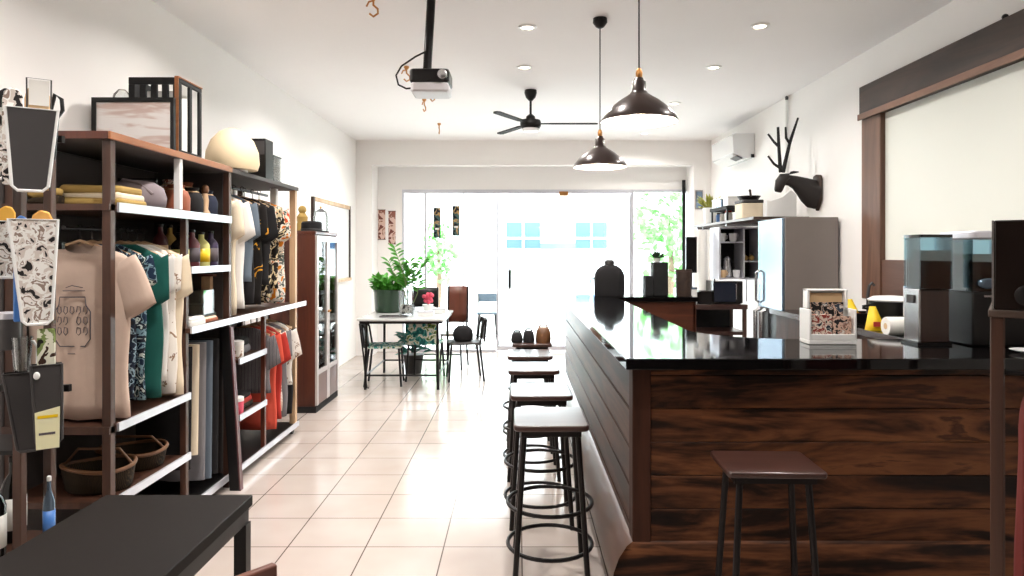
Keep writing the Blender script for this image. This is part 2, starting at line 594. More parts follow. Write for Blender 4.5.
struct('floor', MB().bx(XL - 0.1, XR + 0.1, YR - 0.1, YG + 0.12, -0.1, 0), K['floor'])
struct('ceiling', MB().bx(XL - 0.1, XR + 0.1, YR - 0.1, YG + 0.12, ZC, ZC + 0.1), K['ceil'])
struct('wall_left', MB().bx(XL - 0.12, XL, YR - 0.1, YB + 0.001, 0, ZC), K['wall'])
struct('wall_right', MB().bx(XR, XR + 0.12, YR - 0.1, YB + 0.001, 0, ZC), K['wall'])
struct('wall_rear', MB().bx(XL, XR, YR - 0.1, YR, 0, ZC), M('fill_cut_plaster', (96, 86, 80), 0.8, var=0.04))  # unseen wall, made dark to cut fill light on camera-facing surfaces
w = MB()
w.bx(XL - 0.12, -2.18, YB, YG + 0.1, 0, ZC)           # left pier
w.bx(2.62, XR + 0.12, YB, YG + 0.1, 0, ZC)            # right pier
w.bx(-2.18, 2.62, YB, YB + 0.2, 2.85, ZC)             # beam
w.bx(-2.18, 2.62, YG - 0.02, YG + 0.1, 2.52, 2.85 + 0.3)  # panel above the glass
w.bx(-2.18, -1.80, YG - 0.02, YG + 0.1, 0, 2.52)      # panel left of the glass
struct('wall_back', w, K['wall'])
# shop-front glazing
wf = MB()
wf.bx(-1.80, 1.79, YG - 0.04, YG + 0.04, 2.46, 2.52)
wf.bx(-1.80, -1.77, YG - 0.03, YG + 0.03, 0, 2.46)
wf.bx(1.76, 1.80, YG - 0.03, YG + 0.03, 0, 2.52)
wf.bx(1.80, 2.62, YG - 0.03, YG + 0.03, 2.48, 2.52)
wf.bx(-1.80, -0.34, YG - 0.03, YG + 0.03, 0, 0.03)
f = struct('window_1', wf, K['alu'])
MB().bx(-1.77, -0.34, YG - 0.006, YG + 0.006, 0.03, 2.46).build('glass_pane', K['glass'], f, smooth=False)
MB().bx(1.80, 2.62, YG - 0.006, YG + 0.006, 0.0, 2.48).build('glass_pane', K['glass'], f, smooth=False)
MB().bx(-1.46, -1.42, YG - 0.02, YG + 0.02, 0.03, 2.46).build('mullion', K['alu'], f)
MB().bx(-0.86, -0.84, YG - 0.02, YG + 0.02, 0.03, 2.46).build('mullion', K['alu'], f)
d = struct('door_1', MB().bx(-0.33, -0.305, YG - 0.02, YG + 0.02, 0.02, 2.45).bx(1.735, 1.757, YG - 0.02, YG + 0.02, 0.02, 2.45).bx(-0.305, 1.735, YG - 0.02, YG + 0.02, 0.02, 0.09), K['alu'])
MB().bx(-0.305, 1.735, YG - 0.006, YG + 0.006, 0.09, 2.45).build('glass_pane', K['glass'], d, smooth=False)
MB().tube([(-0.13, YG - 0.01, 0.99), (-0.13, YG - 0.06, 1.0), (-0.13, YG - 0.06, 1.26), (-0.13, YG - 0.01, 1.27)], 0.026).build('door_handle', K['blackmetal'], d)
MB().bx(0.64, 0.78, YG - 0.05, YG - 0.015, 2.42, 2.49).build('patch_fitting', K['brass'], d, bevel=0.004)
# black post standing in the right window
MB().tube([(2.65 - 0.09, YG - 0.1, 0), (2.65 - 0.09, YG - 0.1, 2.66)], 0.028, 12).build('trim_1', K['black'])
bpy.data.objects['trim_1']['kind'] = 'structure'

# ------------------------------------------------------------------ the street outside
struct('ground', MB().bx(-30, 30, YG + 0.12, 60, -0.16, -0.06), K['ground'])
fb = thing('building', 'pale building across the street with a band of blue windows', 'building', (0, 26, -0.06))
fw = MB()
fw.bx(-14, 16, 0, 4, 0, 7).bx(-14, 16, -0.3, 0, 4.05, 4.3)
fw.build('facade_wall', K['facade'], fb, smooth=False)
for i, (x0, x1) in enumerate(((-0.45, 0.85), (2.2, 3.4))):
    MB().bx(x0, x1, -0.06, 0.02, 1.75, 2.75).build('facade_window', K['facadewin'], fb)
    MB().bx(x0 + (x1 - x0) * 0.47, x0 + (x1 - x0) * 0.53, -0.09, -0.05, 1.75, 2.75).bx(x0, x1, -0.09, -0.05, 2.1, 2.17).build('window_bars', K['whitegloss'], fb)
MB().bx(0.85, 2.2, -0.08, 0.02, 1.72, 1.95).build('sign_board', K['bluesteel'], fb)


def street_tree(x, y, h, r, seed, label, n=420):
    rnd = random.Random(seed)
    t = thing('street_tree', label, 'tree', (x, y, -0.06), 0, 'trees outside the shop front')
    MB().tube([(0, 0, 0), (0.05, 0, h * 0.35), (0, 0.03, h * 0.7)], [0.09, 0.07, 0.03]).build('trunk', K['bark'], t)
    lf = MB()
    for i in range(n):
        u, v = rnd.random() * 2 * pi, rnd.uniform(-1, 1)
        q = rnd.random() ** 0.4
        c = Vector((r * q * cos(u) * math.sqrt(1 - v * v), r * q * sin(u) * math.sqrt(1 - v * v), h * 0.62 + h * 0.38 * q * v))
        dr = Vector((rnd.uniform(-1, 1), rnd.uniform(-1, 1), rnd.uniform(-1, 0.6))).normalized()
        lf.leaf(c, c + dr * 0.24, 0.09, (rnd.uniform(-1, 1), rnd.uniform(-1, 1), 1))
    lf.build('foliage', K['leafout'], t)
    return t


street_tree(3.45, 15.5, 3.4, 0.95, 1, 'leafy green tree seen through the narrow right window', 340)
street_tree(5.4, 18.5, 3.2, 0.8, 2, 'smaller green tree behind the one in right window')
street_tree(-2.3, 19.5, 2.6, 0.5, 3, 'pale green tree seen through left glass pane', 160)

# ------------------------------------------------------------------ ceiling fittings
DL = [(0.07, 5.03), (0.06, 6.12), (1.78, 5.0), (1.76, 6.12), (1.75, 7.6), (1.77, 9.5), (-1.35, 4.35)]
DLL = ['recessed downlight left of the nearer pendant cord', 'recessed downlight above the ceiling fan, behind the left one',
       'nearest recessed downlight on the right of the ceiling', 'dim recessed downlight behind the nearest right one',
       'recessed downlight just right of the large pendant shade', 'farthest recessed downlight close to the back beam',
       'bright recessed downlight at the upper left edge above clothing shelves']
dl0 = thing('downlight', DLL[0], 'ceiling light', (DL[0][0], DL[0][1], ZC), 0, 'recessed ceiling downlights')
MB().lathe([(0.048, 0.0), (0.07, 0.0), (0.07, -0.006), (0.048, -0.012)], n=28, cap0=False, cap1=False).build('trim_ring', K['white'], dl0)
MB().lathe([(0.001, -0.004), (0.047, -0.004)], n=24, cap0=False, cap1=False).build('diffuser', K['bulb'], dl0)
for i in range(1, len(DL)):
    dup(dl0, (DL[i][0], DL[i][1], ZC), 0, DLL[i])
for i, (x, y) in enumerate(DL + [(0.07, 3.6), (1.78, 3.6), (0.07, 2.0), (-1.35, 2.6), (1.78, 2.0), (-1.35, 0.9), (-1.35, 6.5), (0.07, 8.2), (-1.35, 8.6)]):  # positions after DL are added lamps without fittings, for room brightness
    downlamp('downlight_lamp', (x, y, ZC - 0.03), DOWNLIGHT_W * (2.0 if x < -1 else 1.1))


def pendant(loc, r, label, cord_top):
    t = thing('pendant_lamp', label, 'lamp', loc, 0, 'pendant lamps over the bar')
    outer = [(0.02, 0.215), (0.026, 0.20), (0.034, 0.195), (0.036, 0.15), (0.046, 0.135), (0.06, 0.125), (r * 0.52, 0.10), (r * 0.78, 0.06), (r * 0.95, 0.02), (r, 0.0), (r * 1.005, -0.006)]
    MB().lathe(outer, n=48, cap1=False).build('lamp_shade', K['shade'], t, angle=60)
    inner = [(0.03, 0.13), (r * 0.5, 0.095), (r * 0.76, 0.055), (r * 0.93, 0.017), (r * 0.985, -0.005)]
    MB().lathe(inner, n=48, cap1=False).build('shade_lining', K['shadein'], t, angle=60)
    MB().ball((0, 0, 0.055), 0.038).build('bulb', K['bulbpend'], t)
    MB().lathe([(0.012, 0.215), (0.016, 0.22), (0.018, 0.24), (0.010, 0.262)], n=16).build('cord_grip', K['brass'], t)
    MB().tube([(0, 0, 0.26), (0, 0, cord_top - loc[2])], 0.004).build('cord', K['blackmetal'], t)
    MB().lathe([(0.05, cord_top - loc[2]), (0.052, cord_top - loc[2] - 0.03), (0.03, cord_top - loc[2] - 0.06), (0.012, cord_top - loc[2] - 0.07)], n=24).build('ceiling_rose', K['black'], t)
    l = bpy.data.lights.new('pendant_bulb', 'POINT')
    l.energy = PENDANT_W
    l.color = (1, 0.9, 0.78)
    l.shadow_soft_size = 0.04
    o = bpy.data.objects.new('pendant_bulb', l)
    COL.objects.link(o)
    o.location = (loc[0], loc[1], loc[2] + 0.01)


pendant((0.605, 3.4, 2.205), 0.192, 'nearer and larger dark bronze pendant lamp hanging over the bar', ZC)
pendant((0.585, 4.85, 2.16), 0.19, 'farther dark bronze pendant lamp hanging lower over the bar', ZC)

# ceiling fan
t = thing('ceiling_fan', 'black three-blade ceiling fan in the middle of the ceiling', 'fan', (0.13, 7.0, ZC))
MB().lathe([(0.062, 0), (0.064, -0.03), (0.05, -0.075), (0.018, -0.11)], n=24).build('canopy', K['black'], t)
MB().tube([(0, 0, -0.09), (0, 0, -0.27)], 0.012).build('downrod', K['black'], t)
MB().lathe([(0.02, -0.25), (0.045, -0.27), (0.05, -0.30), (0.10, -0.31), (0.108, -0.33), (0.106, -0.37), (0.09, -0.395), (0.03, -0.40)], n=28).build('motor_housing', K['black'], t)
MB().lathe([(0.085, -0.395), (0.08, -0.42), (0.05, -0.43), (0.01, -0.432)], n=24).build('lower_cap', K['whitegloss'], t)
for k in range(3):
    a = R(120 * k)
    rot = Matrix.Rotation(a, 4, 'Z') @ Matrix.Translation((0, 0, -0.345)) @ Matrix.Rotation(R(3), 4, 'X')
    b = MB()
    b.prism([(0.10, -0.018), (0.17, -0.02), (0.22, -0.036), (0.66, -0.04), (0.69, -0.02), (0.69, 0.02), (0.66, 0.038), (0.22, 0.032), (0.17, 0.02), (0.10, 0.018)], -0.005, 0.005)
    b.v = [rot @ p for p in b.v]
    b.build('blade', K['blackmat'], t)

# projector
pr = thing('projector', 'black and white projector hanging from a black ceiling pole', 'projector', (-0.555, 4.35, 2.60))
MB().tube([(-0.03, 0.02, 0.1), (0.0, 0.02, ZC - 2.60)], 0.028, 12).build('pole', K['black'], pr)
MB().bx(-0.09, 0.05, -0.03, 0.09, 0.095, 0.115).build('mount_plate', K['steel'], pr)
MB().prism(rounded(-0.125, 0.125, -0.11, 0.13, 0.03), 0.015, 0.098).build('body', K['black'], pr, bevel=0.012)
MB().prism(rounded(-0.12, 0.12, -0.105, 0.125, 0.03), -0.045, 0.014).build('lower_case', M('pale_grey_case', (206, 202, 204), 0.45), pr, bevel=0.012)
MB().lathe([(0.03, 0), (0.03, 0.03), (0.022, 0.034)], n=20, mtx=Matrix.Translation((0.085, -0.105, 0.055)) @ Matrix.Rotation(R(90), 4, 'X')).build('lens', K['steel'], pr)
MB().tube([(-0.02, 0.0, 0.24), (-0.10, 0.0, 0.20), (-0.19, 0.0, 0.14), (-0.225, 0, 0.08), (-0.21, 0, 0.02), (-0.16, 0, -0.005), (-0.11, 0.0, 0.0)], 0.006).build('cable', K['blackmetal'], pr)

# small brass hooks along the ceiling
hk = None
for i, (x, y, lab) in enumerate(((-0.94, 4.42, 'nearest brass ceiling hook, left of the projector pole'), (-1.0, 6.1, 'brass ceiling hook just behind the projector cable'),
                                 (-0.87, 6.9, 'small dark ceiling hook right below the projector'), (-1.02, 7.4, 'brass ceiling hook beyond the projector, third of the row'),
                                 (-1.02, 8.8, 'farthest brass ceiling hook near the back beam'))):
    if hk is None:
        hk = thing('ceiling_hook', lab, 'hook', (x, y, ZC), 0, 'hooks in a row along the ceiling')
        MB().lathe([(0.022, 0), (0.024, -0.012), (0.01, -0.03)], n=16).build('base', K['brass'], hk)
        MB().tube([(0, 0, -0.02), (0, 0, -0.06), (0.028, 0, -0.085), (0.03, 0, -0.115), (0.0, 0, -0.135), (-0.025, 0, -0.115)], 0.007).build('hook', K['brass'], hk)
        MB().tube([(0, 0, -0.03), (-0.03, 0.0, -0.04), (-0.045, 0, -0.07)], 0.006).build('arm', K['brass'], hk)
    else:
        dup(hk, (x, y, ZC), 0.4 * i, lab)

# ------------------------------------------------------------------ right wall
t = thing('air_conditioner', 'white wall-mounted air conditioner high on the right wall', 'air conditioner', (XR, 8.73, 2.70))
MB().prism([(-0.265, 0.06), (-0.27, 0.28), (-0.25, 0.30), (0, 0.30), (0, 0.0), (-0.10, -0.01)], -0.45, 0.45, 'y').build('casing', K['whitegloss'], t, bevel=0.01)
MB().prism([(-0.26, 0.052), (-0.11, -0.012), (-0.115, -0.022), (-0.265, 0.044)], -0.40, 0.40, 'y').build('louvre', K['white'], t)
MB().prism([(-0.22, 0.026), (-0.15, -0.003), (-0.154, -0.013), (-0.224, 0.016)], -0.4505, -0.2, 'y').build('air_slot', K['black'], t)
MB().bx(-0.05, -0.015, -0.47, -0.45, 0.0, 0.04).build('pipe_outlet', K['black'], t)

t = thing('conduit', 'pale cable conduit running up the right wall to ceiling', 'pipe', (2.865, 7.25, 1.92))
MB().tube([(0, 0, 0), (0, 0, 1.25)], 0.014).build('pipe', K['white'], t)
MB().lathe([(0.0145, 1.251), (0.017, 1.28), (0.010, 1.293)], n=14).build('end_cap', K['grey'], t)

# deer head
t = thing('deer_head', 'dark wooden deer head trophy with antlers on right wall', 'wall decoration', (0, 0, 0))
D = 6.5
hd = MB()
neck = [(2.85, 2.105, 0.145), (2.82, 2.108, 0.142), (2.78, 2.135, 0.125), (2.72, 2.175, 0.095), (2.65, 2.215, 0.066), (2.59, 2.235, 0.052), (2.535, 2.24, 0.05), (2.51, 2.235, 0.046)]
hd.tube([(p[0], D, p[1]) for p in neck], [p[2] for p in neck], 16, squash=(0.62, 1.0))
head = [(2.585, 2.268, 0.035), (2.535, 2.255, 0.052), (2.508, 2.215, 0.05), (2.497, 2.17, 0.043), (2.488, 2.14, 0.038), (2.484, 2.125, 0.03)]
hd.tube([(p[0], D, p[1]) for p in head], [p[2] for p in head], 14)
hd.build('head', M('dark_deer_wood', (26, 18, 15), 0.6, var=0.3), t, angle=70)
MB().prism([(D - 0.08, 2.24), (D - 0.06, 2.28), (D, 2.29), (D + 0.06, 2.28), (D + 0.08, 2.24), (D + 0.07, 2.04), (D, 1.94), (D - 0.07, 2.04)], 2.845, 2.88, 'x').build('plaque', K['woodframe'], t, bevel=0.008)
for s, pts, tines in ((1, [(781, 172), (780, 165), (779, 150), (778, 127)], [[(779, 147), (774, 142), (768, 134)], [(780, 168), (774, 164), (768, 156)]]),
                      (-1, [(783, 172), (785, 163), (790, 142), (794, 130), (798, 118)], [[(789.5, 143), (786, 138), (785.5, 127)]])):
    a = MB()
    dd = D - 0.035 * s
    a.tube([px(x, y, dd - 0.02 * s * i) for i, (x, y) in enumerate(pts)], [0.022 - 0.003 * i for i in range(len(pts))], 8)
    for q in tines:
        a.tube([px(x, y, dd - 0.03 * s) for (x, y) in q], [0.014, 0.012, 0.009], 7)
    a.build('antler', K['blackmat'], t)
for s in (-1, 1):
    MB().leaf((2.575, D + 0.045 * s, 2.29), (2.63, D + 0.13 * s, 2.30), 0.03, (0, 0, 1)).build('ear', K['blackmat'], t, solid=0.012)

# framed projection panel
t = thing('projection_panel', 'large cream projection panel in a thick weathered wood frame', 'screen', (0, 0, 0))
MB().bx(2.80, 2.88, 1.3, 5.585, 2.634, 2.90).build('top_rail', K['woodframe'], t, bevel=0.006)
MB().bx(2.785, 2.80, 1.3, 5.585, 2.625, 2.675).build('moulding', wood('moulding_wood', [(0.3, (110, 76, 58)), (0.65, (140, 102, 80))], 'y', 8, 0.12, 0.5), t, bevel=0.004)
MB().bx(2.82, 2.88, 5.295, 5.585, 1.17, 2.634).build('side_post', wood('panel_post_wood', [(0.3, (84, 56, 42)), (0.65, (120, 84, 64))], 'z', 8, 0.12, 0.5), t, bevel=0.006)
MB().bx(2.83, 2.88, 1.3, 5.295, 1.17, 1.49).build('bottom_rail', wood('panel_rail_wood', [(0.3, (76, 48, 36)), (0.65, (110, 74, 56))], 'y', 8, 0.12, 0.5), t, bevel=0.004)
MB().bx(2.86, 2.88, 1.3, 5.295, 1.49, 2.634).build('panel', K['screen'], t, smooth=False)
MB().ball((2.83, 3.95, 2.915), 0.018).build('hanging_knob', K['black'], t)

# ------------------------------------------------------------------ the bar
bar = thing('bar_counter', 'long dark wooden plank bar with a black stone top', 'bar', (0, 0, 0))
fp = MB()
PZ = 0.145
for k in range(1, 8):
    z0, z1 = k * PZ, min((k + 1) * PZ, 1.05)
    fp.bx(0.575, 2.86, 2.95, 2.985, z0 + 0.0015, z1 - 0.0015)
fp.bx(0.575, 2.86, 2.965, 2.99, 0.0, 1.05)
fp.build('front_panel', K['barfront'], bar, bevel=0.003)
sp = MB()
for (z0, z1) in ((0.02, 0.332), (0.345, 0.502), (0.515, 0.672), (0.685, 0.842), (0.855, 1.045)):
    sp.bx(0.50, 0.53, 3.03, 7.2, z0, z1)
sp.bx(0.515, 0.54, 3.03, 7.2, 0, 1.05)
sp.build('side_panel', K['barside'], bar, bevel=0.003)
MB().bx(0.495, 0.575, 2.94, 3.03, 0, 1.05).build('corner_post', K['barpost'], bar, bevel=0.004)
# bulging footboard round the base, mitred at the corner
prof = [(0.0, 0.30), (0.035, 0.29), (0.075, 0.255), (0.10, 0.205), (0.105, 0.15), (0.085, 0.11), (0.06, 0.09), (0.06, 0.0), (0.0, 0.0)]
fb_ = MB()
n = len(prof)
pa = [(0.50 - o_, 7.2, z) for (o_, z) in prof]
pb = [(0.50 - o_, 2.945 - o_, z) for (o_, z) in prof]
pc = [(2.86, 2.945 - o_, z) for (o_, z) in prof]
fb_.add(pa + pb, [(i, (i + 1) % n, n + (i + 1) % n, n + i) for i in range(n)] + [tuple(range(n))])
fb_.build('side_footboard', wood('footboard_wood', [(0.3, (70, 48, 38)), (0.65, (98, 70, 56))], 'y', 7, 0.08, 0.32, 0.5), bar, angle=50)
fb2 = MB()
prof2 = [(o_ * 0.4, z) for (o_, z) in prof]
pb2 = [(0.50 - o_, 2.945 - o2, z) for (o_, z), (o2, _z) in zip(prof, prof2)]
pc2 = [(2.86, 2.945 - o_, z) for (o_, z) in prof2]
fb2.add(pb2 + pc2, [(i, (i + 1) % n, n + (i + 1) % n, n + i) for i in range(n)] + [tuple(range(n, 2 * n)), tuple(range(n))])
fb2.build('front_footboard', K['barfront'], bar, angle=50)
MB().bx(1.0, 1.78, 6.83, 6.86, 0.0, 1.05).bx(1.76, 1.79, 6.83, 7.2, 0, 1.05).build('return_panel', K['barinner'], bar, bevel=0.003)
MB().bx(0.54, 1.79, 7.17, 7.2, 0, 1.05).build('end_panel', K['barinner'], bar)
MB().bx(0.93, 0.96, 3.5, 6.83, 0, 1.05).bx(0.96, 2.2, 3.40, 3.43, 0, 1.05).build('inner_panel', K['barinner'], bar)
# stone top, one U-shaped slab
poly = [(0.455, 2.865), (2.87, 2.865), (2.87, 3.52), (1.42, 3.52)]
for i in range(1, 9):
    a = i / 8
    # the soft inner corner
    poly.append((1.42 - 0.44 * (1 - (1 - a) ** 1.7), 3.52 + 0.42 * a ** 1.7))
poly += [(0.98, 6.80), (1.80, 6.80), (1.80, 7.22), (0.455, 7.22)]
ct = thing('stone_worktop', 'glossy black stone worktop wrapping around the bar', 'worktop', (0, 0, 0))
MB().prism(poly, 1.052, 1.10).build('slab', K['granite'], ct, bevel=0.005, smooth=False)

# side worktop along the right wall behind the machines
t = thing('side_counter', 'dark counter with steel edge along right wall behind bar', 'counter', (0, 0, 0))
MB().bx(2.24, 2.86, 3.535, 5.9, 0.04, 1.02).build('carcass', K['woodpost'], t)
MB().bx(2.19, 2.87, 3.53, 5.9, 1.022, 1.05).build('top', K['blackgloss'], t, bevel=0.003)
MB().bx(2.18, 2.19, 3.53, 5.9, 1.02, 1.06).build('edge_strip', K['steel'], t)

# ------------------------------------------------------------------ stools
def bar_stool(label, loc, rotz=0, w=0.35, dp=0.40, dark=False):
    t = thing('bar_stool', label, 'stool', loc, rotz, 'bar stools')
    s = MB()
    def top(u, v):
        x, y = (u - 0.5), (v - 0.5)
        return (x * w, y * dp, 0.745 + 0.10 * (x * x) * 0.35 - 0.006 * cos(y * pi))
    ol = rounded(-w / 2, w / 2, -dp / 2, dp / 2, 0.035)
    s.prism(ol, 0.722, 0.75)
    s.build('seat', K['woodseat'], t, bevel=0.008, seg=3)
    MB().bx(-w / 2 + 0.035, w / 2 - 0.035, -dp / 2 + 0.035, dp / 2 - 0.035, 0.69, 0.7215).build('seat_frame', K['blackmetal'], t, bevel=0.004)
    for sx in (-1, 1):
        for sy in (-1, 1):
            MB().tube([(sx * (w / 2 - 0.05), sy * (dp / 2 - 0.06), 0.70), (sx * (w / 2 - 0.005), sy * (dp / 2 - 0.02), 0.0)], 0.0135, 10).build('leg', K['blackmetal'], t)
    MB().ring((0, 0, 0.335), 0.205, 0.010).build('foot_ring', K['blackmetal'], t)
    MB().ring((0, 0, 0.135), 0.205, 0.010).build('lower_ring', K['blackmetal'], t)
    return t


S0 = bar_stool('nearest bar stool in the aisle row beside the bar', (0.155, 3.32, 0))
for (x, y, lab) in ((0.13, 3.97, 'second bar stool of the aisle row beside bar'), (0.105, 4.77, 'third bar stool of the aisle row beside bar'),
                    (0.09, 5.40, 'fourth bar stool of the aisle row beside bar'), (0.12, 6.1, 'farthest aisle bar stool, holding small bags on its seat')):
    dup(S0, (x, y, 0), 0.02, lab)
# stool in front of the bar has plain legs
t = thing('bar_stool', 'lone dark wooden stool standing before the bar front', 'stool', (0.948, 2.60, 0), R(-2), 'bar stools')
MB().prism(rounded(-0.18, 0.18, -0.14, 0.14, 0.02), 0.728, 0.75).build('seat', K['woodseat'], t, bevel=0.007, seg=3)
MB().bx(-0.15, 0.15, -0.11, 0.11, 0.70, 0.7275).build('seat_frame', K['blackmetal'], t)
for sx in (-1, 1):
    for sy in (-1, 1):
        MB().tube([(sx * 0.125, sy * 0.09, 0.71), (sx * 0.165, sy * 0.13, 0.0)], 0.013, 10).build('leg', K['blackmetal'], t)
for sy in (-1, 1):
    MB().tube([(-0.152, sy * 0.117, 0.22), (0.152, sy * 0.117, 0.22)], 0.009).build('stretcher', K['blackmetal'], t)


def small_bag(loc, size, mat, label, rotz=0):
    t = thing('small_bag', label, 'bag', loc, rotz, 'small bags on the farthest stool')
    w_, d_, h_ = size
    b = MB()
    b.lathe([(0.5, 0.0), (0.53, 0.2), (0.5, 0.6), (0.42, 0.9), (0.30, 1.0)], n=18, mtx=Matrix.Diagonal((w_, d_, h_, 1)))
    b.build('body', mat, t, angle=60)
    MB().tube([(-w_ * 0.3, 0, h_ * 0.95), (-w_ * 0.2, 0, h_ * 1.16), (w_ * 0.2, 0, h_ * 1.16), (w_ * 0.3, 0, h_ * 0.95)], 0.008).build('handle', mat, t)


small_bag((0.225, 6.05, 0.7505), (0.13, 0.16, 0.13), K['tanleather'], 'golden tan leather bag on the farthest bar stool')
small_bag((0.095, 6.05, 0.7505), (0.10, 0.14, 0.10), K['blackcloth'], 'black bag in the middle of the farthest stool seat')
small_bag((-0.01, 6.05, 0.7505), (0.10, 0.14, 0.085), K['blackcloth'], 'low black bag at left on the farthest stool')

# ------------------------------------------------------------------ things on the bar
ZT = 1.1005
# postcard holder
t = thing('postcard_holder', 'white stepped holder full of picture postcards on bar', 'card holder', (1.53, 3.36, ZT))
h = MB()
h.bx(-0.115, 0.115, -0.06, 0.06, 0.0, 0.02)
h.bx(-0.115, -0.105, -0.06, 0.06, 0.02, 0.17).bx(0.105, 0.115, -0.06, 0.06, 0.02, 0.17)
h.bx(-0.10, -0.088, 0.0, 0.06, 0.17, 0.265).bx(0.088, 0.10, 0.0, 0.06, 0.17, 0.265).bx(-0.10, 0.10, 0.048, 0.06, 0.02, 0.265)
h.bx(-0.10, 0.10, 0.01, 0.06, 0.255, 0.265)
h.bx(-0.105, 0.105, -0.06, -0.05, 0.02, 0.05)
h.build('rack', K['white'], t, bevel=0.003)
MB().bx(-0.085, 0.085, 0.03, 0.047, 0.10, 0.245).build('back_card', K['tan'], t)
MB().bx(-0.08, 0.085, 0.015, 0.029, 0.10, 0.20).build('card', pattern('card_black_white', [(0, (30, 28, 30)), (0.46, (210, 180, 160)), (0.52, (60, 70, 84)), (0.6, (226, 218, 210))], 30), t)
MB().bx(-0.095, 0.0, -0.045, -0.02, 0.021, 0.145).build('card', K['postcards'], t)
MB().bx(0.005, 0.095, -0.045, -0.02, 0.021, 0.135).build('card', pattern('card_pink_dark', [(0, (40, 36, 40)), (0.44, (220, 184, 164)), (0.55, (150, 110, 96)), (0.62, (232, 222, 214))], 34), t)


def grinder(loc, rotz, w_, d_, hb, hh, label):
    t = thing('coffee_grinder', label, 'coffee machine', loc, rotz, 'machines at the right end of the bar')
    MB().bx(-w_ / 2, w_ / 2, -d_ / 2, d_ / 2, 0.012, hb).build('body', wood('grinder_brown', [(0.3, (46, 32, 28)), (0.65, (60, 44, 38))], 'z', 6, 0.2, 0.35), t, bevel=0.006)
    MB().bx(-w_ / 2 - 0.012, -w_ / 2 - 0.0005, -d_ / 2, d_ / 2, 0.012, hb).build('side_plate', K['steel'], t, bevel=0.003)
    MB().bx(-w_ / 2 + 0.025, w_ / 2, -d_ / 2, d_ / 2, hb + 0.001, hb + hh * 0.75).build('bean_load', K['blackgloss'], t)
    q = MB()
    for (x0, x1, y0, y1) in ((-w_ / 2 - 0.008, w_ / 2 + 0.008, -d_ / 2 - 0.008, -d_ / 2 - 0.003), (-w_ / 2 - 0.008, w_ / 2 + 0.008, d_ / 2 + 0.003, d_ / 2 + 0.008),
                             (-w_ / 2 - 0.008, -w_ / 2 - 0.003, -d_ / 2, d_ / 2), (w_ / 2 + 0.003, w_ / 2 + 0.008, -d_ / 2, d_ / 2)):
        q.bx(x0, x1, y0, y1, hb + 0.001, hb + hh)
    q.build('hopper', K['glassblue'], t, smooth=False)
    MB().prism(rounded(-w_ / 2 - 0.012, w_ / 2 + 0.012, -d_ / 2 - 0.012, d_ / 2 + 0.012, 0.012), hb + hh, hb + hh + 0.014).build('lid', K['blackgloss'], t)
    MB().bx(-w_ / 2 - 0.02, -w_ / 2 - 0.0125, -0.03, 0.03, hb - 0.07, hb - 0.03).build('dial', K['grey'], t, bevel=0.002)
    MB().bx(-w_ / 2 - 0.022, w_ / 2 + 0.005, -d_ / 2 - 0.01, d_ / 2 + 0.01, 0, 0.012).build('base_plate', K['black'], t)
    return t


grinder((2.012, 3.34, ZT), 0, 0.138, 0.125, 0.27, 0.25, 'tall brown coffee grinder with blue-tinted hopper on bar')
t = thing('coffee_grinder', 'wider black grinder with clear hopper behind the brown one', 'coffee machine', (2.29, 3.36, ZT), 0, 'machines at the right end of the bar')
MB().bx(-0.13, 0.13, -0.13, 0.13, 0.0, 0.26).build('body', K['black'], t, bevel=0.008)
MB().bx(-0.085, 0.12, -0.12, 0.12, 0.2605, 0.44).build('bean_load', K['blackgloss'], t)
q = MB()
for (x0, x1, y0, y1) in ((-0.13, 0.13, -0.13, -0.125), (-0.13, 0.13, 0.125, 0.13), (-0.13, -0.125, -0.125, 0.125), (0.125, 0.13, -0.125, 0.125)):
    q.bx(x0, x1, y0, y1, 0.2605, 0.51)
q.build('hopper', K['glassblue'], t, smooth=False)
MB().prism(rounded(-0.135, 0.135, -0.135, 0.135, 0.03), 0.511, 0.55).build('lid', K['alu'], t, bevel=0.008)
MB().lathe([(0.045, 0), (0.05, 0.006), (0.04, 0.012)], n=24, mtx=Matrix.Translation((-0.06, -0.13, 0.30)) @ Matrix.Rotation(R(90), 4, 'X') @ Matrix.Diagonal((1, 0.5, 1, 1))).build('collar', K['bluesteel'], t)
MB().bx(-0.08, 0.06, -0.137, -0.1305, 0.235, 0.245).build('trim_strip', K['steel'], t)

# paper napkins lying on the bar, between grinders
t = thing('saucer', 'white saucer lying between the two grinders', 'plate', (2.27, 3.02, ZT))
MB().lathe([(0.03, 0.0), (0.035, 0.003), (0.07, 0.012), (0.074, 0.015), (0.07, 0.016), (0.03, 0.006)], n=28).build('dish', K['whitegloss'], t)

# side worktop items
ZS = 1.0505


def crisp_bag(loc, label, rotz=0):
    t = thing('snack_bag', label, 'snack bag', loc, rotz, 'yellow snack bags behind the bar')
    def fn(u, v):
        x = (u - 0.5) * 0.13 * (1 - 0.7 * v)
        th = 0.035 * sin(pi * u) * sin(pi * min(1, v * 0.9 + 0.1))
        return x, th
    b = MB()
    b.sheet(lambda u, v: (fn(u, v)[0], -fn(u, v)[1] + 0.05 * v, 0.002 + 0.15 * v), 10, 8)
    b.sheet(lambda u, v: (fn(u, v)[0], fn(u, v)[1] + 0.05 * v + 0.001, 0.002 + 0.15 * v), 10, 8)
    b.build('packet', K['yellow'], t)
    MB().bx(-0.02, 0.02, -0.030, -0.024, 0.03, 0.06).build('red_mark', K['red'], t)


